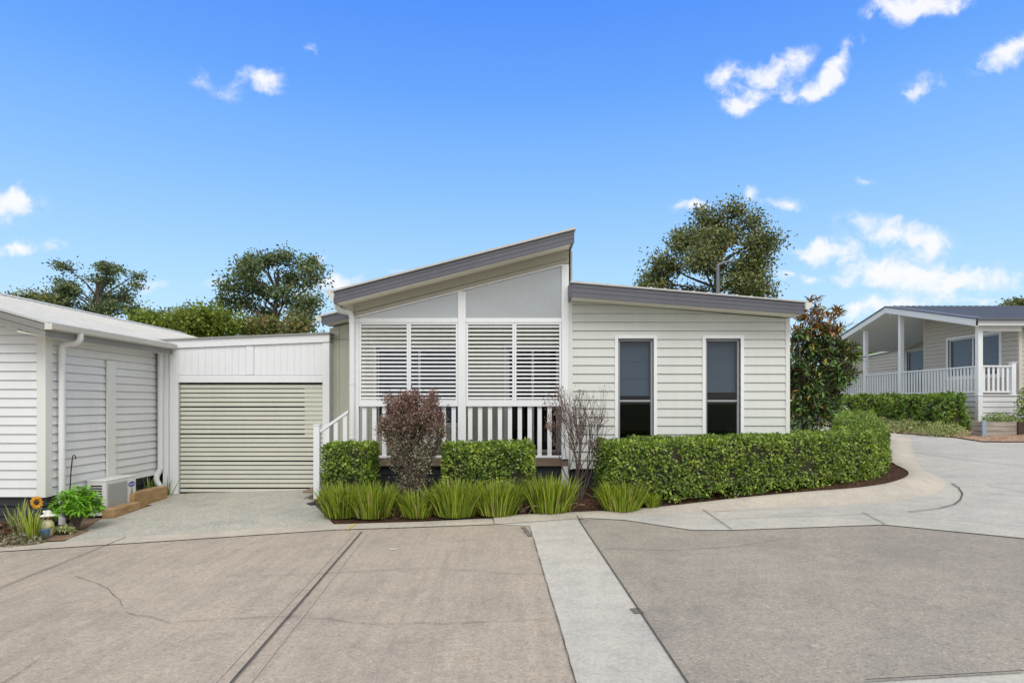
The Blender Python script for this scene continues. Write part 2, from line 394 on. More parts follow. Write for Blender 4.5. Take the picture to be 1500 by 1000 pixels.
for i in range(N):
    for j in range(N):
        q = [(gl(i), gl(j)), (gl(i + 1), gl(j)), (gl(i + 1), gl(j + 1)), (gl(i), gl(j + 1))]
        g.poly([(x, y, h(x, y) - .06 - (.3 if abs(x) > 60 or y > 60 else 0)) for x, y in q])
tag(g.build('ground', M_ground), None, None, None, 'structure')

def drive_up(x, y): return .10 * max(0, min(1, (y - 8.6) / 3.0)) if x < -2 else 0
sheet('road', [(-26, -9), (26, -9), (26, 16), (16, 19), (13, 21.5), (11.5, 26), (8, 26), (6, 14), (1, 9.6), (-3, 9.2), (-10, 8.0), (-26, 6)], M_slabR, 0, step=.8)
LB = [(-300, 826), (0, 808), (250, 792), (490, 776), (600, 772), (725, 768), (775, 771)]        # far edge of the left slab
sheet('road_slab', [G(*p) for p in LB] + [G(843, 1000), G(1135, 2000), G(-6000, 2000), G(-1500, 1000)], M_slabL, .005)
sheet('road_strip', [G(775, 771), G(720, 768), G(722, 762), G(845, 757), G(848, 763), G(1005, 1000), G(1670, 2000), G(1139, 2000), G(843, 1000)], M_strip, .010)
sheet('road_edge', [G(1268, 1001), G(1500, 987), G(1900, 962), G(2600, 1300), G(1300, 1300)], M_strip, .006)
sheet('side_road', [G(1050, 762.5), G(1275, 754), G(1500, 773), G(1900, 806), G(2600, 760), G(2100, 672), G(1750, 662), G(1500, 648), G(1440, 648), G(1395, 641), G(1300, 634), (12.5, 26), (8.4, 26), (6.4, 13.2), (5.6, 11.4), (4, 10.2)], M_side, .005)
sheet('gutter_strip', [G(855, 759), G(915, 762), G(1015, 777), G(1070, 777), G(1295, 769), G(1500, 789), G(1900, 829), G(1900, 805), G(1500, 773), G(1275, 754), G(1150, 746), G(1050, 750), G(960, 752)], M_strip, .010)
sheet('driveway', [G(92, 795), G(150, 763), (-6.19, 9.9), (-6.21, 10.62), (-6.33, 10.62), (-6.35, 11.3), (-6.68, 11.8), (-3.3, 11.8), (-3.3, 10.3), G(462, 742), G(491, 770)], M_drive, .012, extra=drive_up)
sheet('path', [G(-300, 815), G(0, 798), G(95, 794), G(250, 784), G(491, 769), G(620, 765), G(725, 760), G(845, 753.5), G(856, 760), G(725, 769), G(600, 773.5), G(490, 777), G(250, 793), G(0, 809), G(-300, 827)], M_kerb, .016)
# joints and cracks in the slabs
M_tool = paint('tooled_edge', (.42, .37, .315), .9, .2, 8); rj = random.Random(3); j = MB()
ribbon(j, [G(0, 863), G(100, 822), G(185, 788)], 0.0121, .020); ribbon(j, [G(-200, 944), G(0, 863)], 0.0121, .020)
ribbon(j, [G(530, 780), G(341, 1000), G(-520, 2000)], 0.0165, .020)
ribbon(j, [G(848, 763), G(1005, 1000), G(1670, 2000)], 0.0132, .020); ribbon(j, [G(776, 772), G(843, 1000), G(1137, 2000)], 0.0077, .020, .004, rj)
ribbon(j, [G(843, 754), G(850, 764)], 0.0121, .022); ribbon(j, [G(722, 760), G(724, 769)], 0.0088, .022); ribbon(j, [G(1050, 762), G(1275, 754), G(1500, 773), G(1900, 806)], 0.0077, .020)
ribbon(j, [G(1027, 746), G(1072, 777)], 0.0110, .024); ribbon(j, [G(1262, 751), G(1296, 769)], 0.0110, .024)
ribbon(j, [G(1268, 1000), G(1500, 986.5)], 0.0110, .022)
ribbon(j, [G(1310, 659), G(1400, 672), G(1500, 684), G(1700, 706)], 0.0165, .022)
ribbon(j, [G(1394, 709), G(1404, 715), G(1410, 724), G(1407, 733), G(1398, 740), G(1375, 746), G(1330, 751)], 0.0193, .022)
ribbon(j, [G(1395, 709), G(1430, 709), G(1500, 710)], 0.0099, .022); ribbon(j, [G(1444, 711), G(1500, 722)], 0.0099, .022)
ribbon(j, [G(1170, 757), G(1500, 774)], 0.0055, .022)
tag(j.build('road_joints', M_joint), None, None, None, 'structure')
k = MB()
ribbon(k, [G(187, 899), G(235, 908), G(250, 914), G(300, 909), G(420, 905), G(480, 907), G(520, 914), G(560, 917), G(620, 915), G(700, 913), G(790, 909), G(818, 905)], .0065, .016, .02, rj)
ribbon(k, [G(380, 845), G(470, 841), G(560, 836), G(640, 833), G(760, 842), G(798, 842)], .007, .016, .015, rj)
ribbon(k, [G(885, 804), G(1000, 806), G(1080, 800), G(1150, 788)], .007, .006, .02, rj)
ribbon(k, [G(110, 845), G(160, 862), G(180, 890)], .006, .016, .02, rj); ribbon(k, [G(0, 1005), G(30, 985), G(60, 965)], .007, .016, .015, rj)
ribbon(k, [G(1110, 757), G(1190, 753)], .006, .026, .01, rj)
tag(k.build('road_cracks', M_crack), None, None, None, 'structure')
k = MB()
for dx in (-9, 11): ribbon(k, [G(528 + dx, 782), G(341 + dx * 2.6, 1000), G(-520 + dx * 8, 2000)], .007, .016)
for a, b in (((630, 1000), (655, 800)),): ribbon(k, [G(*a), G(*b)], .006, .016, .006, rj)
tag(k.build('road_tooling', M_tool), None, None, None, 'structure')
k = MB(); ribbon(k, [G(510, 777.5), G(519, 768.5)], .035, .022, .01, rj); tag(k.build('painted_mark', M_yellow), None, None, None, 'structure')
k = MB(); ribbon(k, [G(929, 893), G(937, 900)], .07, .016, .02, rj); ribbon(k, [G(766, 773), G(776, 786)], .06, .016, .01, rj); tag(k.build('road_patch', M_crack), None, None, None, 'structure')
k = MB(); ribbon(k, [G(571, 806), G(584, 805)], .03, .016, .01, rj); tag(k.build('paint_spot', M_white), None, None, None, 'structure')
# garden beds
KB = [(489, 769), (600, 765), (722, 759), (843, 753), (900, 751), (1000, 745), (1060, 739.5), (1150, 734), (1250, 728), (1300, 721), (1325, 713), (1336, 705.5), (1331, 698), (1312, 690), (1303, 680), (1303, 660), (1305, 640)]
KBW = [G(*p) for p in KB]
def bed_up(x, y): return .09 * max(0, min(1, (y - 9.0) / 1.2))
sheet('garden_bed', KBW + [(9, 20), (4.8, 20), (4.8, 10.9), (-3.35, 10.9), (-3.3, 10.2), G(462, 741)], M_mulch, .022, step=.25, extra=bed_up, bump=.03)
sheet('garden_soil', [G(-300, 814), G(0, 797), G(94, 793), G(152, 761), (-6.17, 9.9), (-6.2, 11.3), (-6.6, 11.8), (-7, 11.8), (-7, 9), (-12, 9)], M_soil, .02, step=.25, bump=.03)
sheet('pebble_bed', [G(1395, 640.5), G(1440, 647.5), G(1500, 648), G(1750, 661), (18, 20.2), (14.5, 20.2), (14.4, 28), (13.3, 28), G(1300, 633.5)], M_pebble, .03, step=.3, bump=.02)
# rolled kerb round the corner of the bed
def kerb():
    m = MB(); pts = []
    src = KBW[2:]
    for a, b in zip(src[:-1], src[1:]):
        n = max(2, int(math.dist(a, b) / .15))
        pts += [(a[0] + (b[0] - a[0]) * i / n, a[1] + (b[1] - a[1]) * i / n) for i in range(n)]
    for _ in range(8): pts = [pts[0]] + [((a[0] + 2 * b[0] + c[0]) / 4, (a[1] + 2 * b[1] + c[1]) / 4) for a, b, c in zip(pts[:-2], pts[1:-1], pts[2:])] + [pts[-1]]
    rows = []
    for i, (x, y) in enumerate(pts):
        a = pts[max(0, i - 1)]; b = pts[min(len(pts) - 1, i + 1)]; dx, dy = b[0] - a[0], b[1] - a[1]; n = math.hypot(dx, dy)
        nx, ny = dy / n, -dx / n
        k = max(0, min(1, (x - 1.2) / 4)); k = k * k * (3 - 2 * k); H = .035 + .105 * k; W = .13 + .30 * k
        prof = [(-.02, -.06), (-.02, H * .97), (.0, H), (.10, H), (.16 + .02 * k, H * .9), (.14 + W * .55, H * .4), (.14 + W * .85, .02), (.14 + W, .012), (.16 + W, -.05)]
        rows.append([(x + nx * d, y + ny * d, h(x, y) + z) for d, z in prof])
    for r0, r1 in zip(rows[:-1], rows[1:]):
        for a in range(len(r0) - 1): m.poly([r0[a], r1[a], r1[a + 1], r0[a + 1]])
    return tag(m.build('kerb', M_kerb, smooth=True), None, None, None, 'structure')
kerb()

# ------------------------------------------------------------------ walls
def clip(poly, f):
    out = []
    for i, p in enumerate(poly):
        q = poly[(i + 1) % len(poly)]; a, b = f(p), f(q)
        if a >= 0: out.append(p)
        if (a >= 0) != (b >= 0):
            k = a / (a - b); out.append((p[0] + (q[0] - p[0]) * k, p[1] + (q[1] - p[1]) * k))
    return out
class Frame:
    def __init__(s, o, u, n): s.o = Vector(o); s.u = Vector(u); s.n = Vector(n)
    def p(s, U, z, d=0): return tuple(s.o + s.u * U + Vector((0, 0, z)) + s.n * d)
    def box(s, m, u0, u1, z0, z1, d0, d1):
        return m.solid([s.p(u0, z0, d0), s.p(u1, z0, d0), s.p(u1, z1, d0), s.p(u0, z1, d0)], [s.p(u0, z0, d1), s.p(u1, z0, d1), s.p(u1, z1, d1), s.p(u0, z1, d1)])
    def slab(s, m, pts, d0, d1): return m.solid([s.p(a, b, d0) for a, b in pts], [s.p(a, b, d1) for a, b in pts])
def segs(u0, u1, z0, z1, ops):
    """rectangles of u0..u1 x z0..z1 outside the openings"""
    cuts = sorted({z0, z1} | {z for o in ops for z in (o[2], o[3]) if z0 < z < z1})
    for a, b in zip(cuts[:-1], cuts[1:]):
        x = u0
        for o in sorted(o for o in ops if o[2] <= a + 1e-6 and o[3] >= b - 1e-6 and o[0] < u1 and o[1] > u0):
            if o[0] > x: yield (x, min(o[0], u1), a, b)
            x = max(x, o[1])
        if x < u1: yield (x, u1, a, b)
def clad(m, fr, u0, u1, z0, top, ops=(), pitch=.15, gap=.015, d_top=.012, d_bot=.030, back=.1, zmax=None):
    zmax = zmax or max(top(u0), top(u1))
    cutf = lambda p: top(p[0]) - p[1]
    for a, b, c, d in segs(u0, u1, z0, zmax, ops):
        q = clip([(a, c), (b, c), (b, d), (a, d)], cutf)
        if len(q) > 2: fr.slab(m, q, -back, .0)
    z = z0
    while z < zmax:
        z1 = z + pitch - gap
        off = lambda zz: d_bot + (d_top - d_bot) * (zz - z) / (z1 - z)
        for a, b, c, d in segs(u0, u1, z, z1, ops):
            q = clip([(a, c), (b, c), (b, d), (a, d)], cutf)
            if len(q) > 2: m.solid([fr.p(U, zz, .0005) for U, zz in q], [fr.p(U, zz, off(zz)) for U, zz in q])
        z += pitch
def panel_wall(m, fr, u0, u1, z0, top, ops=(), pitch=.3, gap=.012, back=.1, d=.012, bottom=None):
    zmax = max(top(u0), top(u1)); cutf = lambda p: top(p[0]) - p[1]
    for a, b, c, e in segs(u0, u1, z0, zmax, ops):
        q = clip([(a, c), (b, c), (b, e), (a, e)], cutf)
        if len(q) > 2: fr.slab(m, q, -back, 0)
    u = u0
    while u < u1 - .02:
        for a, b, c, e in segs(u, min(u1, u + pitch - gap), z0, zmax, ops):
            q = clip([(a, c), (b, c), (b, e), (a, e)], cutf)
            if len(q) > 2: fr.slab(m, q, .0005, d)
        u += pitch
def window(parent, fr, u0, u1, z0, z1, kind='hung', trim=.075, trim_mat=None, frame_mat=None, split=.5, blind=None, glass_mat=None, label=None, sill=False):
    """window part > trim, pane (two), blind; the opening in the wall is u0..u1, z0..z1"""
    f = MB(); w = .04
    fr.box(f, u0, u0 + w, z0, z1, -.08, -.02); fr.box(f, u1 - w, u1, z0, z1, -.08, -.02)
    fr.box(f, u0 + w, u1 - w, z0, z0 + w, -.08, -.02); fr.box(f, u0 + w, u1 - w, z1 - w, z1, -.08, -.02)
    if kind == 'hung': zm = z0 + (z1 - z0) * split; fr.box(f, u0 + w, u1 - w, zm - .016, zm + .016, -.075, -.025)
    else: um = u0 + (u1 - u0) * split; fr.box(f, um - .025, um + .025, z0 + w, z1 - w, -.075, -.025)
    win = f.build('window' if kind != 'door' else 'sliding_door', frame_mat or M_alu, parent, bevel=.004, label=label)
    t = MB()
    fr.box(t, u0 - trim, u0, z0 - (trim if kind != 'door' else 0), z1 + trim, -.05, .04); fr.box(t, u1, u1 + trim, z0 - (trim if kind != 'door' else 0), z1 + trim, -.05, .04)
    fr.box(t, u0, u1, z1, z1 + trim, -.05, .039)
    if kind != 'door': fr.box(t, u0, u1, z0 - trim, z0, -.05, .039)
    t.build('trim', trim_mat or M_white, win, bevel=.004)
    gm = glass_mat or M_glass
    rects = [(u0 + w, u1 - w, z0 + w, zm - .016), (u0 + w, u1 - w, zm + .016, z1 - w)] if kind == 'hung' else [(u0 + w, um - .025, z0 + w, z1 - w), (um + .025, u1 - w, z0 + w, z1 - w)]
    for i, (a, b, c, d) in enumerate(rects):
        dd = -.055 if (i == 0) else -.045
        m = MB(); m.poly([fr.p(a, c, dd), fr.p(b, c, dd), fr.p(b, d, dd), fr.p(a, d, dd)]); m.build('pane', gm, win)
    if blind:
        for kind_b, a, b, c, d, mt in blind:
            m = MB()
            if kind_b == 'flat':
                z = c
                while z < d - .01:
                    z2 = min(d, z + .30); m.solid([fr.p(a, z, -.115), fr.p(b, z, -.115), fr.p(b, z2 + .004, -.121), fr.p(a, z2 + .004, -.121)], [fr.p(a, z, -.112), fr.p(b, z, -.112), fr.p(b, z2 + .004, -.118), fr.p(a, z2 + .004, -.118)]); z = z2
                m.build('roman_blind', mt, win)
            else:
                z = c
                while z < d:
                    m.solid([fr.p(a, z, -.10), fr.p(b, z, -.10), fr.p(b, z + .075, -.135), fr.p(a, z + .075, -.135)], [fr.p(a, z + .008, -.095), fr.p(b, z + .008, -.095), fr.p(b, z + .083, -.13), fr.p(a, z + .083, -.13)]); z += .085
                m.build('shutter', mt, win)
    return win
def grooved_fascia(m, p0, p1, top0, bot0, top1, bot1, y0, y1, n=3):
    """sloping fascia board seen from the front: n laps with fine grooves; p = x of the two ends"""
    m.py([(p0, bot0), (p1, bot1), (p1, top1), (p0, top0)], y0 + .012, y1)
    for i in range(n):
        a, b = i / n + (.03 if i else 0), (i + 1) / n - .0
        z = lambda t, tp, bt: bt + (tp - bt) * t
        m.py([(p0 - .004, z(a, top0, bot0)), (p1 + .004, z(a, top1, bot1)), (p1 + .004, z(b, top1, bot1)), (p0 - .004, z(b, top0, bot0))], y0 + (.004 if i == 1 else 0), y0 + .0118)

# ================================================================== the main house
YF, YE, YB, YR = 10.7, 10.25, 12.0, 19.5      # front wall, eave line, porch back wall, rear wall
HS = thing('house', (0.8, YF, 0), 'pale grey weatherboard house with a steep skillion porch roof and white louvre screens', 'house')
fF = Frame((0, YF, 0), (1, 0, 0), (0, -1, 0))
XL, XR = X(836, YF), X(1156, YF)
wtop = lambda x: 3.432 + (x - XL) * (3.136 - 3.446) / (XR - XL)
WIN = [(X(905, YF), X(957, YF), Z(660, YF), Z(496, YF)), (X(1033, YF), X(1084, YF), Z(660, YF), Z(496, YF))]
m = MB(); clad(m, fF, XL, XR - .075, Z(686, YF), lambda x: wtop(x) - .012, WIN); 
Frame((XR - .1, YF + .1, 0), (0, 1, 0), (1, 0, 0)); clad(m, Frame((XR - .04, YF + .02, 0), (0, 1, 0), (1, 0, 0)), .0, YR - YF, Z(686, YF), lambda x: wtop(XR) - .012)
m.build('wall', M_clad, HS)
m = MB(); fF.box(m, XR - .075, XR, Z(687, YF), wtop(XR) - .012, -.06, .035); m.build('corner_trim', M_trim, HS, bevel=.005)
m = MB(); fF.box(m, XL - .035, XL + .03, Z(687, YF), wtop(XL) - .012, -.06, .035); m.build('corner_trim', M_trim, HS, bevel=.005)
m = MB(); m.box(X(1150, YF), X(1153.5, YF), YF - .032, YF - .042, Z(686, YF), Z(690, YF))
for i in range(4): m.box(XL, XR - .01, YF + .03, YF + .05, Z(689, YF) - .16 * (i + 1) + .015, Z(689, YF) - .16 * i)
m.box(XL, XR - .02, YF + .055, YF + .2, -.3, Z(689, YF) - .01)
m.build('base_board', M_dark, HS)
for i, (a, b, c, d) in enumerate(WIN):
    zm = c + (d - c) * .44
    window(HS, fF, a, b, c, d, 'hung', .058, split=.445, blind=[('flat', a + .03, b - .03, zm + (.10 if i == 0 else .16), d - .03, M_blind)])
# wing roof
e0, e1 = X(838, YE), X(1178, YE)
m = MB(); grooved_fascia(m, e0, e1, Z(414, YE), Z(435, YE), Z(444, YE), Z(460.5, YE), YE, YE + .035); m.build('fascia', M_fascia, HS)
m = MB(); m.py([(e0 - .03, Z(411.5, YE)), (e1 + .06, Z(441.5, YE)), (e1 + .06, Z(443.5, YE)), (e0 - .03, Z(414, YE))], YE - .025, YR + .4)
for i in range(16):
    x = e0 + .1 + i * .24; z = Z(411.5, YE) - (x - e0) * (Z(411.5, YE) - Z(441.5, YE)) / (e1 - e0); m.box(x, x + .04, YE + .02, YR + .4, z - .01, z + .022)
m.build('roof', M_roofP, HS)
m = MB(); m.py([(e0, Z(435, YE) + .006), (e1, Z(460.5, YE) + .006), (e1, Z(460.5, YE) + .03), (e0, Z(435, YE) + .03)], YE + .036, YR + .3); m.build('soffit', M_soffit, HS)
m = MB(); z = Z(445, YE); m.py([(e1 + .012, z - .10), (e1 + .10, z - .07), (e1 + .12, z + .02), (e1 + .105, z + .02), (e1 + .09, z - .05), (e1 + .012, z - .07)], YE - .02, YR + .4); m.py([(e1 + .012, z - .10), (e1 + .10, z - .07), (e1 + .12, z + .02), (e1 + .012, z + .02)], YE - .03, YE - .02)
m.build('gutter', M_gut, HS)
m = MB(); m.py([(e0, Z(436, YE)), (e0 + .0, Z(413, YE)), (e0 - .03, Z(413, YE)), (e0 - .03, Z(436, YE))], YE + .012, YF + .3); m.build('barge_board', M_fascia, HS)
# porch roof (skillion, rising to the right)
p0, p1 = X(490, YE), X(841, YE)
pt0, pb0, pt1, pb1 = Z(427.5, YE), Z(444, YE), Z(336.5, YE), Z(355.5, YE)
m = MB(); grooved_fascia(m, p0, p1, pt0, pb0, pt1, pb1, YE, YE + .035); m.build('fascia', M_fascia, HS)
m = MB(); m.py([(p0 - .05, pt0 - .004), (p1 + .03, pt1 + .005), (p1 + .03, pt1 + .04), (p0 - .05, pt0 + .026)], YE - .03, YR + .5)
sl = (pt1 - pt0) / (p1 - p0)
for i in range(16):
    x = p0 + .1 + i * .25; z = pt0 + .03 + (x - p0) * sl; m.box(x, x + .04, YE + .02, YR + .5, z - .01, z + .03)
m.build('roof', M_roofP, HS)
m = MB(); m.py([(p0 + .02, pb0 + .008), (p1 - .045, pb1 + .004), (p1 - .045, pb1 + .03), (p0 + .02, pb0 + .03)], YE + .036, YB + .3); m.build('soffit', M_soffit, HS)
m = MB(); m.py([(p1 - .04, pb1 - .005), (p1, pb1 + .006), (p1, pt1), (p1 - .04, pt1 - .012)], YE + .036, YR + .5); m.build('barge_board', M_fascia, HS)
m = MB(); m.py([(p0 - .14, pt0 + .045), (p0 - .125, pt0 + .045), (p0 - .07, pt0 - .06), (p0 - .012, pb0 + .02), (p0 - .012, pb0 - .01), (p0 - .09, pt0 - .07)], YE - .01, YB + .5)
m.py([(p0 - .14, pt0 + .045), (p0 - .012, pt0 + .02), (p0 - .012, pb0 - .01), (p0 - .09, pt0 - .07)], YE - .02, YE - .011)
m.build('gutter', M_gut, HS)
m = MB(); yq = YF - .075
m.tube([(X(496, yq), yq - .1, Z(445, yq)), (X(496, yq), yq - .1, Z(451, yq)), (X(499, yq), yq - .05, Z(455.5, yq)), (X(507, yq), yq, Z(456.5, yq)), (X(513.5, yq), yq, Z(459, yq)), (X(515.8, yq), yq, Z(466, yq)), (X(515.8, yq), yq, Z(700, yq))], .05, 14)
for py in (470, 560, 640): m.tube([(X(515.8, yq), yq, Z(py, yq)), (X(515.8, yq), yq, Z(py + 2.5, yq))], .055, 14)
m.build('downpipe', M_pipe, HS, smooth=True)
# gable band above the glass
gb = lambda x: pb0 + .0 + (x - p0) * (pb1 - pb0) / (p1 - p0) + .01
gx0, gx1 = X(517, YF), X(833, YF)
m = MB(); bt = .235
fF.slab(m, [(gx0, gb(gx0) - bt), (gx1, gb(gx1) - bt), (gx1, gb(gx1) - .085), (gx0, gb(gx0) - .085)][:0] or [(gx0, gb(gx0) - .15), (gx1, gb(gx1) - .15), (gx1, gb(gx1)), (gx0, gb(gx0))], -.06, .012)
fF.slab(m, [(gx0 + .02, gb(gx0) - bt), (gx1, gb(gx1) - bt), (gx1, gb(gx1) - .158), (gx0 + .02, gb(gx0) - .158)], -.06, .02)
m.build('gable_panel', M_beige, HS)
gt = lambda x: gb(x) - bt - .02
bz0, bz1 = Z(472.5, YF), Z(466, YF)
m = MB(); xa = gx0 + .03; q = [(xa, gt(xa)), (gx1 - .12, gt(gx1 - .12)), (gx1 - .12, gt(gx1 - .12) + .022), (xa, gt(xa) + .022)]
fF.slab(m, q, -.03, .03); m.build('glazing_bead', M_white, HS)
posts = [(X(519.5, YF), X(526, YF)), (X(671, YF), X(682.5, YF)), (X(822.5, YF), X(833, YF))]
DZ = Z(672, YF)
for i, (a, b) in enumerate(posts):
    m = MB(); ztop = [bz0, gt(.5 * (posts[1][0] + posts[1][1])), gt(posts[2][1]) - .0][i] - .004
    m.box(a, b, YF - .03, YF + .08, -.1, ztop if i else bz1); m.build('post', M_white, HS, bevel=.006)
m = MB(); fF.box(m, posts[0][1] + .002, posts[1][0] - .002, bz0, bz1, -.06, .022); fF.box(m, posts[1][1] + .002, posts[2][0] - .002, bz0, bz1, -.06, .022); m.build('beam', M_white, HS, bevel=.004)
for a, b in ((posts[0][1], posts[1][0]), (posts[1][1], posts[2][0])):
    q = clip([(a, bz1), (b, bz1), (b, 5), (a, 5)], lambda p: gt(p[0]) - p[1])
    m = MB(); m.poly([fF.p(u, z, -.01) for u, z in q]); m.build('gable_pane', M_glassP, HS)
# louvre screens
lz0, lz1 = Z(587, YF), bz0 - .004
mids = [(posts[0][1] + .003, X(599, YF) - .001), (X(599, YF) + .001, posts[1][0] - .003), (posts[1][1] + .003, X(753.5, YF) - .001), (X(753.5, YF) + .001, posts[2][0] - .003)]
for a, b in mids:
    m = MB(); w = .035
    fF.box(m, a, a + w, lz0, lz1, -.045, .015); fF.box(m, b - w, b, lz0, lz1, -.045, .015); fF.box(m, a + w, b - w, lz1 - w * .8, lz1, -.045, .015); fF.box(m, a + w, b - w, lz0, lz0 + w * .5, -.045, .015)
    sc_ = m.build('louvre_screen', M_white, HS, bevel=.003)
    m = MB(); n = 19; zz0, zz1 = lz0 + w * .5, lz1 - w * .8; pit = (zz1 - zz0) / n
    for i in range(n):
        z = zz0 + pit * (i + .5)
        # elliptical blade tipped towards the street
        prof = []
        for k2 in range(8):
            q = 2 * math.pi * k2 / 8; lx, lz = .030 * math.cos(q), .0065 * math.sin(q); an = R(30)
            prof.append((YF + .012 + lx * math.cos(an) - lz * math.sin(an), z + lx * math.sin(an) + lz * math.cos(an)))
        m.px(prof, a + w + .001, b - w - .001)
    m.build('blades', M_white, sc_, smooth=True)
# front railing under the screens
for s in (0, 1):
    a, b = posts[s][1] + .002, posts[s + 1][0] - .002
    m = MB(); fF.box(m, a, b, Z(595, YF), lz0 - .003, -.055, .028); 
    rl = m.build('railing', M_white, HS, bevel=.004)
    m = MB(); fF.box(m, a, b, Z(670.5, YF), Z(667, YF), -.045, .005); m.build('bottom_rail', M_white, rl, bevel=.004)
    c0 = 533.5 if s == 0 else 688.7
    for i in range(10 if s == 0 else 9):
        px = c0 + 14.55 * i
        if X(px + 4, YF) > b: break
        bm_ = MB(); xx = X(px, YF); fF.box(bm_, xx - .037, xx + .037, Z(667, YF) + .001, Z(595, YF) - .001, -.035, -.012); bm_.build('baluster', M_white, rl)
# deck, porch shell
m = MB(); m.box(X(513, YF), XL - .04, YF - .03, YB - .1, DZ - .03, DZ)
for i in range(8): m.box(X(513, YF) + .001 * i, XL - .04, YF + .0 + i * .15, YF + .14 + i * .15, DZ, DZ + .004)
m.box(X(513, YF), XL - .04, YF - .034, YF + .0, Z(682, YF), DZ - .031); m.build('deck', M_deck, HS)
m = MB()
for i in range(4): m.box(X(516, YF), XL - .04, YF + .03, YF + .05, Z(683, YF) - .16 * (i + 1) + .012, Z(683, YF) - .16 * i)
m.box(X(516, YF), XL - .04, YF + .055, YF + .2, -.3, Z(682, YF) - .02); m.build('base_board', M_dark, HS)
fB = Frame((0, YB, 0), (1, 0, 0), (0, -1, 0))
WO = (X(552, YB), X(676, YB), Z(622, YB), Z(509, YB)); DO = (X(743, YB), X(818, YB), DZ + .02, Z(509, YB))
btop = lambda x: gb(x) + .02
bx0 = X(483, YB)
lt = lambda x: Z(481, YB) + (x - bx0) * .235
m = MB(); panel_wall(m, fB, bx0, X(511, YB), -.2, lt, (), .2, .012); panel_wall(m, fB, X(511, YB), XL + .02, -.2, lambda x: min(btop(x), 4.3), (WO, DO), .2, .012)
m.build('porch_wall', M_sage, HS)
m = MB(); fB.box(m, bx0, X(513, YB), Z(497.5, YB), Z(496.5, YB), .012, .016); m.build('panel_joint', M_alu, HS)
window(HS, fB, *WO, 'slide', .055, split=.5, frame_mat=M_white, blind=[('shut', WO[0] + .05, WO[1] - .05, WO[2] + .05, WO[3] - .05, M_shut)], label='white framed wide window with grey shutters behind the louvre screen')
window(HS, fB, *DO, 'door', .06, split=.5, frame_mat=M_white, label='glass sliding door behind the right louvre screens')
m = MB(); fR = Frame((XL - .002, YF + .08, 0), (0, 1, 0), (-1, 0, 0)); clad(m, fR, .0, YB - YF - .1, DZ, lambda u: 3.35); m.build('porch_side_wall', M_clad, HS)
m = MB(); m.box(XL - .0, XL + .03, YF + .02, YR, 3.38, pb1 - .02); m.build('clerestory_wall', M_beige, HS)
m = MB(); m.box(bx0, XR - .08, YR - .1, YR, -.2, 3.1); m.box(bx0, XL, YR - .1, YR, 3.11, 3.3); m.box(bx0, bx0 + .1, YB + .11, YR - .11, -.2, Z(484, YB)); m.build('rear_wall', M_sage, HS)
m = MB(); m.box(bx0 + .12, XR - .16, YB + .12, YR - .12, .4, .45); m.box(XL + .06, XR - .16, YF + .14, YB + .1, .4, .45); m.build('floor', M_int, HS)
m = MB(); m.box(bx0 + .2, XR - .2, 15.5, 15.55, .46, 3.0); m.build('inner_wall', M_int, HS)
# left part of the body roof
YE2 = 11.6; b0, b1 = X(472, YE2), X(513, YE2)
m = MB(); grooved_fascia(m, b0, b1, Z(463.5, YE2), Z(475, YE2), Z(453.5, YE2), Z(465.5, YE2), YE2, YE2 + .03); m.build('fascia', M_fascia, HS)
m = MB(); s2 = (Z(453.5, YE2) - Z(463.5, YE2)) / (b1 - b0); zl = Z(463.5, YE2)
m.py([(b0 - .06, zl - .012), (b1 + .3, zl + s2 * (b1 + .3 - b0)), (b1 + .3, zl + s2 * (b1 + .3 - b0) + .03), (b0 - .06, zl + .022)], YE2 - .025, YR + .3); m.build('roof', M_roofP, HS)
m = MB(); zb = Z(475, YE2); m.py([(b0 + .01, zb + .006), (b1 + .25, zb + .006 + s2 * (b1 + .25 - b0)), (b1 + .25, zb + .03 + s2 * (b1 + .25 - b0)), (b0 + .01, zb + .03)], YE2 + .031, YB + .05); m.build('soffit', M_soffit, HS)
m = MB(); m.py([(b0 - .14, zl + .01), (b0 - .012, zl - .015), (b0 - .012, zl - .1), (b0 - .1, zl - .07)], YE2 - .02, YR); m.build('gutter', M_gut, HS)
# side steps with handrail
m = MB()
for i in range(3): 
    x1 = X(513, YF) - .265 * i; z1 = DZ - .185 * (i + 1); m.box(x1 - .29, x1, YF - .02, YB - .15, z1 - .035, z1)
    m.box(x1 - .006, x1 + .004, YF + .0, YB - .17, z1 + .002, z1 + .15)
m.build('steps', M_deck, HS, bevel=.004)
nx = X(465.3, YF); nz0 = Z(727, YF)
m = MB(); m.box(nx - .055, nx + .05, YF - .065, YF + .04, nz0 - .03, Z(623, YF)); m.box(nx - .062, nx + .057, YF - .072, YF + .047, Z(623, YF), Z(621.3, YF)); m.build('newel_post', M_white, HS, bevel=.005)
m = MB(); m.box(X(455, YF), X(485, YF), YF - .10, YB - .2, nz0 - .075, nz0 - .031); m.box(X(472, YF), X(486, YF), YF - .08, YF - .04, nz0 - .03, nz0 + .17); m.build('bottom_step', M_deck, HS, bevel=.004)
m = MB(); a, b = (X(470, YF), Z(629, YF)), (X(511, YF), Z(600, YF)); m.py([(a[0], a[1] - .055), (b[0], b[1] - .055), (b[0], b[1]), (a[0], a[1])], YF - .045, YF + .02)
hr = m.build('handrail', M_white, HS, bevel=.004)
m = MB(); m.py([(a[0], nz0 + .10), (b[0], DZ + .04), (b[0], DZ + .085), (a[0], nz0 + .145)], YF - .03, YF + .005); m.build('bottom_rail', M_white, hr, bevel=.004)
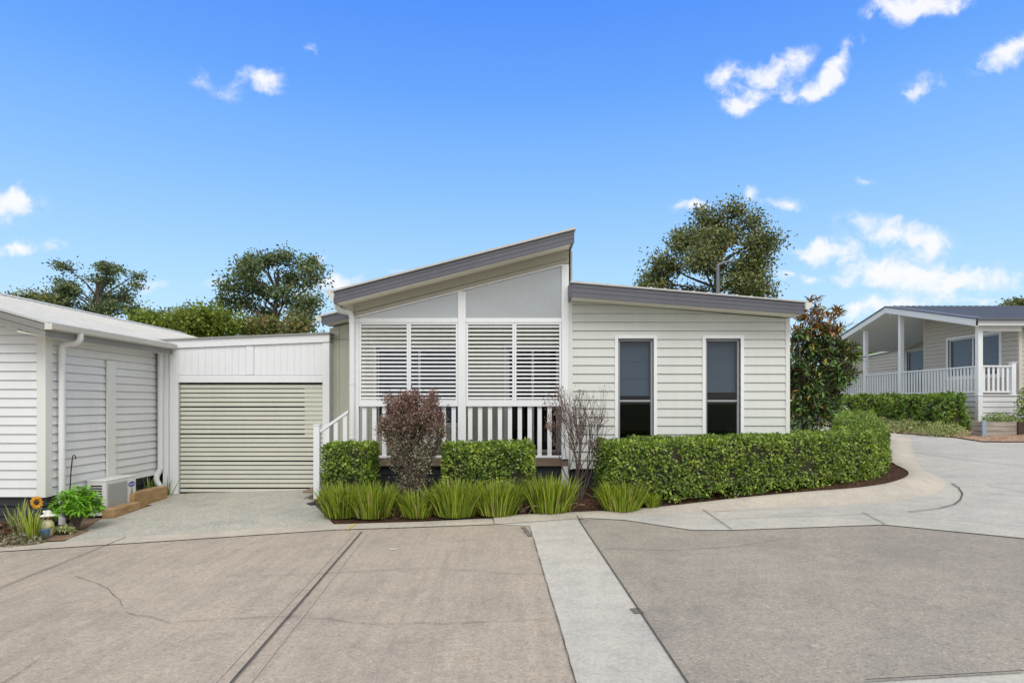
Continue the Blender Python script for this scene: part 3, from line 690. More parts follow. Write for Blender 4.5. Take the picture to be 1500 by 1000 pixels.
for px in (480, 492.5, 506):
    m = MB(); xx = X(px, YF); zt = a[1] + (xx - a[0]) / (b[0] - a[0]) * (b[1] - a[1]) - .056; zb_ = nz0 + .14 + (xx - a[0]) / (b[0] - a[0]) * (DZ - nz0 - .06)
    m.box(xx - .036, xx + .036, YF - .028, YF - .006, zb_, zt); m.build('baluster', M_white, hr)

# ================================================================== the garage
YG = 11.7
GA = thing('garage', (X(360, YG), YG, -.05), 'white flat roofed garage with a sage slatted door at the head of the driveway', 'garage')
fG = Frame((0, YG, 0), (1, 0, 0), (0, -1, 0))
gxl, gxr = X(239, YG), X(483, YG)
gz = Z(723, YG)
d0, d1, dz0, dz1 = X(262.5, YG), X(472, YG), Z(721, YG), Z(560, YG)
ftop = lambda x: Z(499, YG) + (x - gxl) / (gxr - gxl) * (Z(489, YG) - Z(499, YG))
fbot = lambda x: ftop(x) - .155
m = MB()
ptop = lambda x: fbot(x) - .004
for a, b in ((d0 - .01, X(360.5, YG)), (X(372.5, YG), d1 + .01)): panel_wall(m, fG, a, b, Z(549, YG), ptop, (), .128, .004, .05, .006)
m.build('header_panel', M_white2, GA)
m = MB(); fG.box(m, X(249, YG), d0 - .012, gz, ptop(gxl), -.06, .022); fG.box(m, d1 + .012, gxr, gz, ptop(d1), -.06, .022)
fG.box(m, d0 - .011, d1 + .011, Z(560, YG), Z(549.5, YG), -.06, .018); fG.box(m, X(361, YG), X(372, YG), Z(549, YG), ptop(X(361, YG)), -.04, .018)
m.build('door_frame', M_white2, GA, bevel=.004)
m = MB(); fG.box(m, gxl, X(247.5, YG), gz, ptop(gxl), -.06, .012); fG.box(m, X(247.5, YG), X(249, YG), gz, ptop(gxl), -.06, -.02); m.build('side_panel', M_white2, GA, bevel=.003)
m = MB(); fG.slab(m, [(gxl - .02, fbot(gxl)), (gxr, fbot(gxr)), (gxr, ftop(gxr)), (gxl - .02, ftop(gxl))], -.05, .04); m.build('fascia', M_white2, GA, bevel=.004)
m = MB(); m.py([(gxl - .09, ftop(gxl) - .004), (gxr + .01, ftop(gxr) + .002), (gxr + .01, ftop(gxr) + .028), (gxl - .09, ftop(gxl) + .022)], YG - .075, YR - 1); m.build('roof', paint('roof_edge_grey', (.30, .30, .28)), GA)
dr = MB(); npn = 24; pit = (dz1 - dz0) / 24.3
for i in range(25):
    a = dz0 + .006 + pit * i; g_ = .030 if i % 6 == 0 else .02; b = min(a + pit - g_, dz1 - .005)
    if b - a > .02: fG.box(dr, d0 + .004, d1 - .004, a, b, -.05, -.035)
door = dr.build('garage_door', M_door, GA, bevel=.002)
m = MB()
fG.box(m, X(445, YG), d1 - .004, Z(640, YG), Z(563, YG), -.066, -.052)
m.build('stile', M_door, door)
m = MB(); m.box(gxl, gxl + .05, YG + .07, YR - 1.2, gz, 2.8); m.box(gxr - .08, gxr - .03, YG + .07, YB - .02, gz, 2.8); m.box(gxl + .06, gxr - .03, YR - 1.4, YR - 1.3, gz, 2.8); m.build('side_wall', M_white2, GA)
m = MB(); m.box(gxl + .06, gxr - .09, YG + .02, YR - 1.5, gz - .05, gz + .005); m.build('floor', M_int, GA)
m = MB(); rr = random.Random(8)
m.box(X(375, YG), X(450, YG), YG + 1.2, YG + 1.5, gz + .006, Z(590, YG)); m.build('stored_cabinet', M_blind, GA)
m = MB(); yq = YG - .05; pr = .052
m.tube([(X(235.2, yq), yq, ftop(gxl) - .03), (X(235.2, yq), yq, Z(684, yq)), (X(234, yq), yq - .01, Z(689, yq)), (X(231.5, yq), yq - .03, Z(695, yq)), (X(231, yq), yq - .05, Z(700, yq)), (X(233, yq), yq - .06, Z(706, yq)), (X(237.5, yq), yq - .06, Z(711, yq)), (X(239, yq), yq - .06, Z(716, yq)), (X(239.3, yq), yq - .06, Z(728, yq))], pr, 14)
m.build('downpipe', M_pipe, GA, smooth=True)

# ================================================================== the house at the left edge
YL = 8.91; XW = -6.77
LH = thing('house', (-9.0, YL, -.2), 'white weatherboard house with a pale metal gable roof and dark base at the left edge', 'house')
RS = .28; ez, ex = 2.74, -6.42
rtop = lambda x: ez + RS * (ex - x)
fL = Frame((0, YL, 0), (1, 0, 0), (0, -1, 0)); fLs = Frame((XW, YL, 0), (0, 1, 0), (1, 0, 0))
wz = Z(727, YL)
m = MB(); XRG = -9.9
lw = lambda x: min(rtop(x), rtop(2 * XRG - x)) - .17
clad(m, fL, XRG, XW - .10, wz, lw, (), .13, .013); clad(m, fL, 2 * XRG - XW, XRG, wz, lw, (), .13, .013)
clad(m, fLs, .0, 9.3, wz, lambda u: rtop(XW) - .165, (), .13, .013)
m.box(XW - 6.2, XW - .1, YL + 9.2, YL + 9.3, wz, 2.6); m.build('wall', M_cladL, LH)
m = MB(); fL.box(m, XW - .10, XW + .030, wz - .01, lw(XW) - .0, -.1, .034); m.build('corner_trim', M_trim, LH, bevel=.005); m = MB(); fLs.box(m, 1.28, 1.50, wz - .02, Z(528, 10.3), .031, .06); m.build('cover_batten', M_trim, LH, bevel=.005)
m = MB()
for i in range(4): fL.box(m, -13, XW + .0, wz - .15 * (i + 1) + .012, wz - .15 * i - .012, -.06, -.03)
for i in range(4): fLs.box(m, .07, 9.3, wz - .15 * (i + 1) + .012, wz - .15 * i - .012, -.06, -.03)
m.box(-12.9, XW - .07, YL + .07, YL + 9.2, -.5, wz - .01); m.build('base_board', M_dark, LH)
m = MB(); yr0, yr1 = YL - .42, 18.3
m.py([(ex, ez + .0), (XRG, rtop(XRG)), (XRG, rtop(XRG) + .03), (ex, ez + .03)], yr0, yr1)
m.py([(2 * XRG - ex, ez + .0), (XRG - .001, rtop(XRG)), (XRG - .001, rtop(XRG) + .03), (2 * XRG - ex, ez + .03)], yr0, yr1)
y = yr0 + .1
while y < yr1:
    m.solid([(ex - .01, y, ez + .025), (ex - .01, y + .03, ez + .025), (XRG, y + .03, rtop(XRG) + .025), (XRG, y, rtop(XRG) + .025)], [(ex - .01, y + .008, ez + .04), (ex - .01, y + .022, ez + .04), (XRG, y + .022, rtop(XRG) + .04), (XRG, y + .008, rtop(XRG) + .04)]); y += .19
m.py([(XRG - .18, rtop(XRG) - .01), (XRG, rtop(XRG) + .05), (XRG + .18, rtop(XRG) - .01), (XRG + .18, rtop(XRG) + .005), (XRG, rtop(XRG) + .065), (XRG - .18, rtop(XRG) + .005)], yr0, yr1)
m.build('roof', M_roofP, LH)
m = MB()
for s in (1, -1):
    q = lambda x, d: ((x if s > 0 else 2 * XRG - x), rtop(x) - d)
    m.py([q(ex - .04, .012), q(XRG, .012), q(XRG, .10), q(ex - .04, .10)], yr0 + .01, yr0 + .04)
    m.py([q(ex - .04, .104), q(XRG, .104), q(XRG, .185), q(ex - .04, .185)], yr0 + .018, yr0 + .04)
m.box(ex - .06, ex - .035, yr0 + .041, yr1, ez - .17, ez - .01); m.build('barge_board', M_bargeL, LH)
m = MB(); m.py([(XW - .1, rtop(XW) - .20), (ex - .06, ez - .18), (ex - .06, ez - .16), (XW - .1, rtop(XW) - .18)], yr0 + .04, yr1)
m.py([(XRG, rtop(XRG) - .20), (XW - .101, rtop(XW - .101) - .20), (XW - .101, rtop(XW - .101) - .18), (XRG, rtop(XRG) - .18)], yr0 + .041, YL - .0); m.build('soffit', M_soffit, LH)
m = MB(); m.py([(ex - .03, ez - .075), (ex + .05, ez - .06), (ex + .075, ez + .012), (ex + .06, ez + .012), (ex + .035, ez - .045), (ex - .03, ez - .06)], yr0 - .0, yr1); m.box(ex - .03, ex + .07, yr0 - .012, yr0 + .0, ez - .075, ez + .012); m.build('gutter', M_gut, LH)
m = MB(); yq = 9.12; xp = XW + .09
m.tube([(ex + .01, yq, ez - .06), (ex + .01, yq, ez - .14), (ex - .03, yq, ez - .19), (ex - .1, yq, ez - .21), (xp + .06, yq, ez - .22), (xp + .015, yq, ez - .245), (xp, yq, ez - .31), (xp, yq, -.15)], .045, 14); m.build('downpipe', M_pipe, LH, smooth=True)

# ================================================================== the house across the side road
RX = 15.2; RY0, RY1, RYM = 20., 29., 24.5
RH = thing('house', (20, 24, .7), 'taupe weatherboard house with a deep white verandah and blue grey roof across the side road', 'house')
dz = 1.92; RE = 4.40; RP = 5.46
rz = lambda y: RE + (RP - RE) * (1 - abs(y - RYM) / (RYM - RY0))
ov = .3
def rslab(m, t0, t1, x0, x1, e=.35):
    s = (RP - RE) / (RYM - RY0)
    for sg in (-1, 1):
        ye = RYM + sg * (RYM - RY0 + e); zz = RE - s * e
        m.px([(ye, zz + t0), (RYM, RP + t0), (RYM, RP + t1), (ye, zz + t1)], x0, x1)
m = MB(); rslab(m, .0, .05, RX - ov - .03, 32); x = RX
while x < 32:
    s = (RP - RE) / (RYM - RY0); m.solid([(x, RY0 - .35, RE - s * .35 + .045), (x + .04, RY0 - .35, RE - s * .35 + .045), (x + .04, RYM, RP + .045), (x, RYM, RP + .045)], [(x + .01, RY0 - .35, RE - s * .35 + .075), (x + .03, RY0 - .35, RE - s * .35 + .075), (x + .03, RYM, RP + .075), (x + .01, RYM, RP + .075)]); x += .25
m.build('roof', M_roofB, RH)
m = MB(); rslab(m, -.22, -.005, RX - ov, RX - ov + .04, .30); s = (RP - RE) / (RYM - RY0)
m.box(RX - ov, 32, RY0 - .30, RY0 - .27, RE - s * .3 - .2, RE - s * .3 - .01); m.box(RX - ov, 32, RY1 + .27, RY1 + .30, RE - s * .3 - .2, RE - s * .3 - .01); m.build('barge_board', M_white, RH)
m = MB(); m.px([(RY0 - .31, RE - s * .35 - .03), (RY0 - .42, RE - s * .35 - .02), (RY0 - .43, RE - s * .35 + .055), (RY0 - .31, RE - s * .35 + .055)], RX - ov - .03, 32); m.build('gutter', M_roofB, RH)
m = MB(); rslab(m, -.24, -.225, RX - ov + .05, 18.62, .25); m.build('verandah_ceiling', M_soffitR, RH)
m = MB(); m.box(RX, 16.55, RY0 - .06, RY0 + .06, RE - .42, RE - .25); m.build('beam', M_white, RH); m = MB(); m.box(RX, 18.5, RY1 - .06, RY1 + .06, RE - .29, RE - .23); m.build('beam', M_white, RH); m = MB(); m.box(RX - .12, RX + .1, RYM - .06, RYM + .06, RP - .34, RP - .25); m.build('beam', M_white, RH)
for yy_ in (RY0, RYM - .5, 26.4, 28.5):
    m = MB(); m.box(RX - .075, RX + .075, yy_ - .075, yy_ + .075, .6, rz(yy_) - .24); m.build('verandah_post', M_white, RH, bevel=.008)
m = MB(); m.box(16.22, 16.36, RY0 - .07, RY0 + .07, dz, dz + 1.02); m.box(16.20, 16.38, RY0 - .09, RY0 + .09, dz + 1.02, dz + 1.05); m.build('newel_post', M_white, RH, bevel=.006)
m = MB(); m.box(RX - .09, 18.6, RY0 - .09, RY1, dz - .04, dz); m.build('deck', M_white2, RH)
m = MB()
zz = dz - .05
while zz > .75:
    m.box(RX - .06, RX - .03, RY0 - .06, RY1, zz - .17, zz - .012); m.box(RX - .06, 17.6, RY0 - .06, RY0 - .03, zz - .17, zz - .012); zz -= .18
m.build('skirt_boards', M_white2, RH)
m = MB(); m.box(RX - .01, 17.5, RY0 + .0, RY0 + .1, .2, dz - .05); m.box(RX + .0, RX + .1, RY0 + .11, RY1, .2, dz - .05); m.build('deck_base', M_oldwood, RH)
def rrun(p, q, n):
    m = MB(); d = Vector(q) - Vector(p)
    al = abs(d.x) > abs(d.y)
    def bx(mm, a, b, w, z0, z1):
        if al: mm.box(min(a[0], b[0]), max(a[0], b[0]), a[1] - w, a[1] + w, z0, z1)
        else: mm.box(a[0] - w, a[0] + w, min(a[1], b[1]), max(a[1], b[1]), z0, z1)
    bx(m, p, q, .045, dz + .90, dz + .95); 
    r = m.build('railing', M_white, RH); m = MB(); bx(m, p, q, .03, dz + .07, dz + .12); m.build('bottom_rail', M_white, r)
    for i in range(n):
        c_ = Vector(p) + d * ((i + .5) / n); mm = MB()
        mm.box(c_.x - (.035 if al else .012), c_.x + (.035 if al else .012), c_.y - (.012 if al else .035), c_.y + (.012 if al else .035), dz + .121, dz + .899); mm.build('baluster', M_white, r)
rrun((RX, RY0 + .08), (RX, RYM - .58), 24); rrun((RX, RYM - .42), (RX, 26.32), 13); rrun((RX, 26.48), (RX, 28.42), 13); rrun((RX + .08, RY0), (16.21, RY0), 6)
fRw = Frame((16.6, 0, 0), (0, 1, 0), (-1, 0, 0))
RW = (20.9, 23.35, 2.62, 4.02)
m = MB(); clad(m, fRw, 20.15, 24.7, dz - .02, lambda y: rz(y) - .26, (RW,), .15, .014, zmax=5.4)
clad(m, Frame((0, 20.15, 0), (1, 0, 0), (0, -1, 0)), 16.6, 30, .35, lambda x: rz(20.15) - .22, (), .15, .014)
fRb = Frame((18.6, 0, 0), (0, 1, 0), (-1, 0, 0)); RD = (26.3, 28.9, dz + .02, 4.05)
clad(m, fRb, 24.8, 29.2, dz - .02, lambda y: rz(y) - .26, (RD,), .15, .014, zmax=5.4)
m.box(16.62, 18.6, 24.62, 24.7, dz, 5.1); m.build('wall', M_cladR, RH)
m = MB(); fRw.box(m, 20.07, 20.15, dz - .02, rz(20.15) - .26, -.06, .03); m.build('corner_trim', M_trimR, RH); m = MB(); fRw.box(m, 24.66, 24.74, dz, rz(24.7) - .26, -.06, .03); m.build('corner_trim', M_trimR, RH)
window(RH, fRw, *RW, 'slide', .10, frame_mat=M_white, split=.52, blind=[('shut', RW[0] + .1, RW[1] - .1, RW[2] + .08, RW[3] - .08, M_shut)])
window(RH, fRb, *RD, 'door', .10, frame_mat=M_white, split=.42, blind=[('shut', RD[0] + .1, RD[1] - .1, RD[2] + .9, RD[3] - .08, M_shut)])
m = MB(); m.tube([(17.35, 20.03, RE - .12), (17.35, 20.03, .6)], .055, 10); m.build('downpipe', M_soffitR, RH, smooth=True)
m = MB(); clad(m, Frame((19.2, 0, 0), (0, 1, 0), (-1, 0, 0)), 29.3, 38, dz - .8, lambda y: 4.10 + (34 - y) * .05, (), .16, .014); m.build('side_wall', M_cladR, RH)
m = MB(); m.px([(29.3, 4.10 + 4.7 * .05), (38, 4.10 - 4 * .05), (38, 4.20 - 4 * .05), (29.3, 4.20 + 4.7 * .05)], 19.08, 19.3); m.build('wall_capping', M_white, RH)
m = MB(); m.box(18.65, 30, 29.22, 29.3, 1, 4.2); m.box(30.0, 30.1, 20.2, 29.2, 1, 4.2); m.build('rear_wall', M_cladR, RH)
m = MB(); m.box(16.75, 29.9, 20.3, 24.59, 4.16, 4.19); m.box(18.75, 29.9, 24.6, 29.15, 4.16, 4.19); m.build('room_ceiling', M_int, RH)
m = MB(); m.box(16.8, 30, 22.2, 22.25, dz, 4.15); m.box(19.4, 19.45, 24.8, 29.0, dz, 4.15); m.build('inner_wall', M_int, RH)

# ------------------------------------------------------------------ plants
def leaf_mesh(name, P, D, N, L, W, mat, parent=None, origin=None, fold=.2, round_=False):
    """many small folded leaves as one foliage mesh (numpy)"""
    P = np.asarray(P, float); D = np.asarray(D, float); N = np.asarray(N, float)
    D /= np.linalg.norm(D, axis=1, keepdims=True) + 1e-9
    S = np.cross(D, N); S /= np.linalg.norm(S, axis=1, keepdims=True) + 1e-9
    U = np.cross(S, D); L = np.broadcast_to(np.asarray(L, float), (len(P),))[:, None]; W = np.broadcast_to(np.asarray(W, float), (len(P),))[:, None]
    o_ = np.array(ORIG[parent.name] if parent is not None else (origin or (0, 0, 0)))
    P = P - o_; up = U * W * fold
    if round_:
        V = np.stack([P, P + D * L * .3 + S * W * .42 + up, P + D * L * .68 + S * W * .36 + up, P + D * L - up * .5, P + D * L * .68 - S * W * .36 + up, P + D * L * .3 - S * W * .42 + up], 1)
        F = [(0, 1, 2, 3), (0, 3, 4, 5)]; k = 6
        fl = np.array(F)
    else:
        V = np.stack([P, P + D * L * .45 + S * W * .5 + up, P + D * L, P + D * L * .45 - S * W * .5 + up], 1); fl = np.array([(0, 1, 2), (0, 2, 3)]); k = 4
    n = len(P); V = V.reshape(-1, 3); idx = (np.arange(n)[:, None, None] * k + fl[None]).reshape(-1)
    me = bpy.data.meshes.new(name); me.vertices.add(len(V)); me.vertices.foreach_set('co', V.reshape(-1))
    me.loops.add(len(idx)); me.loops.foreach_set('vertex_index', idx.astype(np.int32))
    q = fl.shape[1]; nf = n * len(fl); me.polygons.add(nf); me.polygons.foreach_set('loop_start', np.arange(nf, dtype=np.int32) * q)
    me.update(calc_edges=True); me.materials.append(mat)
    return link(me, name, parent, origin)
def rdir(rng, n):
    v = rng.normal(size=(n, 3)); return v / np.linalg.norm(v, axis=1, keepdims=True)

M_hedge = foliage('hedge_leaf', [(0, (0.0443, 0.0765, 0.0196)), (0.35, (0.1203, 0.1968, 0.032)), (0.7, (0.2611, 0.378, 0.0598)), (0.93, (0.4873, 0.5733, 0.0888)), (1, (0.5405, 0.3402, 0.1086))], .32, .2, clump=3.5)
M_hedge2 = foliage('hedge_leaf_bright', [(0, (0.0493, 0.0867, 0.0204)), (0.4, (0.1232, 0.2254, 0.0367)), (0.8, (0.2712, 0.3815, 0.0612)), (1, (0.493, 0.5202, 0.1224))], .35, .25, clump=2)
M_lom = foliage('strap_leaf', [(0, (0.0486, 0.09, 0.01)), (0.3, (0.1404, 0.22, 0.018)), (0.65, (0.3024, 0.4, 0.035)), (0.93, (0.4536, 0.52, 0.075)), (0.965, (0.4752, 0.38, 0.18)), (1, (0.54, 0.42, 0.27))], .4, .35)
M_mag = foliage('magnolia_leaf', [(0, (0.0444, 0.1035, 0.0355)), (0.5, (0.1108, 0.2139, 0.0533)), (0.9, (0.2218, 0.3451, 0.0887)), (1, (0.5916, 0.5176, 0.1183))], .22, .08, back=(.085, .08, .032), spec=.6)
M_magtop = foliage('magnolia_young_leaf', [(0, (.10, .12, .03)), (.5, (.30, .17, .05)), (1, (.42, .2, .06))], .3, .15, back=(.30, .14, .05), spec=.5)
M_gum = foliage('gum_leaf', [(0, (0.0567, 0.0904, 0.0457)), (0.5, (0.1191, 0.175, 0.0792)), (0.9, (0.2268, 0.2822, 0.1279)), (1, (0.3969, 0.367, 0.1827))], .5, .2)
M_gumbrown = foliage('gum_leaf_brown', [(0, (0.0665, 0.0906, 0.0383)), (0.5, (0.1441, 0.1811, 0.0671)), (0.9, (0.2662, 0.2717, 0.1006)), (1, (0.377, 0.3105, 0.1196))], .5, .2)
M_lime = foliage('lime_leaf', [(0, (0.096, 0.136, 0.0192)), (0.5, (0.192, 0.264, 0.0352)), (1, (0.32, 0.384, 0.08))], .5, .3)
M_far = foliage('far_bush_leaf', [(0, (0.08, 0.112, 0.032)), (0.6, (0.16, 0.192, 0.0512)), (1, (0.32, 0.208, 0.08))], .5, .25)
M_purple = foliage('purple_leaf', [(0, (0.0756, 0.0464, 0.0448)), (0.4, (0.1836, 0.1044, 0.1008)), (0.75, (0.3024, 0.174, 0.1456)), (1, (0.432, 0.3248, 0.2464))], .5, .15)
M_greyleaf = foliage('greygreen_leaf', [(0, (0.0864, 0.0972, 0.054)), (0.5, (0.2052, 0.216, 0.1296)), (0.8, (0.324, 0.3024, 0.216)), (1, (0.432, 0.2592, 0.216))], .5, .15)
M_scheff = foliage('bright_leaf', [(0, (0.06, 0.165, 0.012)), (0.5, (0.15, 0.375, 0.0225)), (1, (0.3, 0.57, 0.045))], .35, .3)
M_cover = foliage('cream_green_leaf', [(0, (0.119, 0.17, 0.051)), (0.5, (0.272, 0.323, 0.119)), (1, (0.578, 0.578, 0.289))], .5, .25)
M_rust = foliage('rust_leaf', [(0, (.05, .03, .02)), (.5, (.14, .06, .04)), (1, (.22, .13, .07))], .5, .2)
M_snake = foliage('yellow_green_leaf', [(0, (.14, .2, .05)), (.6, (.26, .32, .10)), (1, (.36, .4, .16))], .4, .3)
M_litter = foliage('litter_leaf', [(0, (.05, .025, .015)), (.5, (.14, .075, .04)), (1, (.3, .19, .10))], .8, .1)

def in_strip(rng, path, half, n):
    pass
def hedge(label, path, half, top, mat, dens, leaf=(.052, .032), seed=1, zlow=.12, group=None, cap=True, wob=.05, fade=None, name='hedge'):
    """clipped hedge along a path: foliage skin over a twiggy core, a few stems under it"""
    rng = np.random.default_rng(seed)
    base = (path[0][0], path[0][1], h(*path[0])); root = thing(name, base, label, 'hedge', group)
    pts = [Vector((x, y)) for x, y in path]; seg = [(a, b, (b - a).length) for a, b in zip(pts[:-1], pts[1:])]; tot = sum(s[2] for s in seg)
    # smooth centre line samples
    def at(s):
        for a, b, l in seg:
            if s <= l: d = (b - a) / l; return a + d * s, d
            s -= l
        d = (seg[-1][1] - seg[-1][0]) / seg[-1][2]; return seg[-1][1] + d * s, d
    def norm_at(s):
        _, d1 = at(max(0, s - .35)); _, d2 = at(min(tot, s + .35)); d = (d1 + d2).normalized(); return Vector((d.y, -d.x)), d
    P = []; NR = []
    def shape(s, a):
        """s along, a around the section: 0..1 near face, 1..2 top, 2..3 far face -> point, normal"""
        c, d_ = at(s); n, d = norm_at(s); H = top(s) if callable(top) else top; g0 = h(c.x, c.y) + zlow; 
        if a < 1: o, z, nn = half, g0 + (H - g0 - h(c.x, c.y) * 0) * a, Vector((n.x, n.y, .1))
        elif a < 2: o, z, nn = half - 2 * half * (a - 1), H, Vector((0, 0, 1))
        else: o, z, nn = -half, H - (H - g0) * (a - 2), Vector((-n.x, -n.y, .1))
        # rounded shoulders
        e = min(1, max(0, (H - z) / .08)); 
        if a < 1 or a >= 2: o *= 1 - .07 * (1 - e)
        q = Vector((c.x + n.x * o, c.y + n.y * o, z)); f = wob * mnoise.fractal(q * 2.2, 1, 2, 3) + wob * .7 * mnoise.noise(q * 6)
        nn.normalize(); q += nn * f
        if not (1 <= a < 2):
            lowr = max(0, 1 - (z - g0) / .22); q.z += lowr * .12 * mnoise.noise(Vector((q.x * 3, q.y * 3, 7)))
        return q, nn
    H0 = (top(tot / 2) if callable(top) else top) - h(*path[len(path) // 2]) - zlow
    peri = [H0, 2 * half, H0]; area = tot * sum(peri); n = int(area * dens)
    for i in range(n):
        s = rng.random() * tot
        if fade and rng.random() > fade(s): continue
        r = rng.random() * sum(peri); a = r / peri[0] if r < peri[0] else (1 + (r - peri[0]) / peri[1] if r < peri[0] + peri[1] else 2 + (r - peri[0] - peri[1]) / peri[2])
        q, nn = shape(s, min(a, 2.999))
        if not (1 <= a < 2) and mnoise.noise(q * 4.2 + Vector((seed, 0, 0))) > .16 + .55 * rng.random(): continue
        dep = rng.random() ** 2 * .10; P.append(q - nn * dep + nn * .02); NR.append(nn)
    if cap:
        for e_ in (0, tot):
            c, _ = at(e_); nv, d = norm_at(e_); sgn = -1 if e_ == 0 else 1; H = top(e_) if callable(top) else top
            for i in range(int(dens * 2 * half * H0)):
                o = (rng.random() * 2 - 1) * half; z = h(c.x, c.y) + zlow + rng.random() * (H - h(c.x, c.y) - zlow); q = Vector((c.x + nv.x * o, c.y + nv.y * o, z)); dv = Vector((d.x * sgn, d.y * sgn, 0)); q += dv * (.04 * mnoise.noise(q * 5) - rng.random() ** 2 * .08); P.append(q); NR.append(dv)
    P = np.array([tuple(p) for p in P]); NR = np.array([tuple(p) for p in NR]); n = len(P)
    D = rdir(rng, n) + NR * .35 + np.array([0, 0, .25]); N2 = NR * .9 + rdir(rng, n) * .75
    k = rng.uniform(.7, 1.25, n); leaf_mesh('foliage', P, D, N2, leaf[0] * k, leaf[1] * k, mat, root)
    core = MB(); ns = max(4, int(tot / .3)); rows = []
    for i in range(ns + 1):
        s = tot * i / ns; s = min(max(s, .07), tot - .07); c, _ = at(s); nv, d = norm_at(s); H = (top(s) if callable(top) else top) - .10; g0 = h(c.x, c.y) + zlow + .14; hw = half - .10
        rows.append([(c.x + nv.x * hw, c.y + nv.y * hw, g0), (c.x + nv.x * hw, c.y + nv.y * hw, H), (c.x - nv.x * hw, c.y - nv.y * hw, H), (c.x - nv.x * hw, c.y - nv.y * hw, g0)])
    for a, b in zip(rows[:-1], rows[1:]):
        for q in range(4): core.poly([a[q], b[q], b[(q + 1) % 4], a[(q + 1) % 4]])
    core.poly(rows[0]); core.poly(rows[-1][::-1]); core.build('inner_twigs', M_twig, root)
    s = .2
    while s < tot:
        c, _ = at(s); o = rng.uniform(-.5, .5) * half; z0 = h(c.x, c.y) - .02; st = MB(); st.tube([(c.x + o, c.y, z0), (c.x + o + rng.uniform(-.05, .05), c.y + rng.uniform(-.05, .05), z0 + zlow + .25)], [.02, .012], 6); st.build('stem', M_barkgrey, root); s += rng.uniform(.25, .5)
    return root
# the long clipped hedge round the corner of the house
HP = [(1.42, 9.62), (2.3, 9.7), (3.3, 9.93), (4.3, 10.22), (5.3, 10.58), (6.1, 10.95), (6.75, 11.6), (7.2, 12.6), (7.75, 14.0), (8.65, 15.6), (9.8, 17.5)]
for _ in range(2): HP = [HP[0]] + [((a[0] + 2 * b[0] + c[0]) / 4, (a[1] + 2 * b[1] + c[1]) / 4) for a, b, c in zip(HP[:-2], HP[1:-1], HP[2:])] + [HP[-1]]
def htop(s): return 1.03 + .014 * s + .033 * max(0, s - 5.2) * .8
hedge('long clipped green hedge curving round the right corner of the grey weatherboard house', HP, .44, htop, M_hedge, 2100, (.052, .032), seed=5, zlow=.10, fade=lambda s: 1 if s < 8 else .55, group='clipped hedges along the grey house')
hedge('short clipped hedge with squared end beside the white newel post', [(X(481, 9.95), 9.95), (X(548, 9.95), 9.95)], .34, Z(653.5, 9.7), M_hedge, 2200, (.052, .034), seed=6, zlow=.22, group='clipped hedges along the grey house')
hedge('short clipped block hedge in front of the right porch balusters', [(X(652, 9.95), 9.95), (X(780, 9.95), 9.95)], .33, Z(653, 9.7), M_hedge, 2200, (.052, .034), seed=7, zlow=.22, group='clipped hedges along the grey house')
# hedges along the verandah across the road
hedge('glossy green hedge below the front verandah railing, near the timber planter', [(14.3, 19.9), (14.3, 23.2)], .42, 1.84, M_hedge2, 420, (.13, .08), 8, .02, 'verandah hedges', wob=.12)
hedge('darker green hedge at the far end of the verandah railing', [(14.3, 23.6), (14.25, 27.5)], .42, 1.88, M_hedge, 380, (.12, .07), 9, .05, 'verandah hedges', wob=.12)

def strap_clump(name, x, y, label, hgt, rad, n, mat, seed, group=None, cat='plant', width=.011, droop=.9, z0=None):
    rng = np.random.default_rng(seed); base = (x, y, (h(x, y) + .03) if z0 is None else z0); root = thing(name, base, label, cat, group)
    if cat == 'grass clump': n = int(n * 2.5); rad *= 1.25; hgt *= .80; width *= .75
    V = []; F = []; K = 6
    for i in range(n):
        a = rng.random() * 6.283; r0 = rng.random() ** .6 * rad * .62; L = hgt * rng.uniform(.55, 1.25); lean = rng.uniform(.0, 1) * .60 * (.25 + r0 / (rad * .62 + 1e-6)); bend = rng.uniform(.0, 1.) ** 1.6 * droop * 1.0
        w = width * rng.uniform(.6, 1.3); ca, sa = math.cos(a), math.sin(a); tw = a + 1.5708 + rng.normal() * .6; wx, wy = math.cos(tw), math.sin(tw)
        bx, by = x + r0 * ca, y + r0 * sa; b = len(V); ang = 1.5708 - lean * .7; px_, pz = 0, 0
        for k in range(K + 1):
            t_ = k / K; ww = w * (1 - t_ ** 2.2) * (.6 + .4 * min(1, t_ * 5)) + .0006
            V.append((bx + ca * px_ - wx * ww, by + sa * px_ - wy * ww, base[2] + pz)); V.append((bx + ca * px_ + wx * ww, by + sa * px_ + wy * ww, base[2] + pz))
            px_ += math.cos(ang) * L / K; pz += math.sin(ang) * L / K; ang -= bend * (.25 + t_ * 1.5) * 2.2 / K
        for k in range(K): F.append((b + 2 * k, b + 2 * k + 1, b + 2 * k + 3, b + 2 * k + 2))
    V = [(p[0] - base[0], p[1] - base[1], max(p[2], base[2] + .012) - base[2]) for p in V]
    me = bpy.data.meshes.new('blades'); me.from_pydata(V, [], F); me.materials.append(mat); o = link(me, 'leaves', root)
    return root
CL = [(502, 9.18, .56, .34, 460, 'bright green strap-leaf clump at the driveway end of the garden bed'), (548, 9.12, .54, .40, 520, 'green strap-leaf clump in front of the bushy purple shrub, left side'),
      (612, 8.95, .44, .27, 240, 'low sparse strap-leaf clump between the shrub and the kerb'), (668, 9.02, .58, .42, 480, 'widest strap-leaf clump below the left end of the block hedge'),
      (728, 8.98, .55, .38, 430, 'strap-leaf clump below the right end of the block hedge'), (805, 9.08, .60, .38, 400, 'strap-leaf clump with dry straw at its foot beside the bare shrub'),
      (910, 9.05, .46, .34, 420, 'lone strap-leaf clump standing clear between bare shrub and long hedge')]
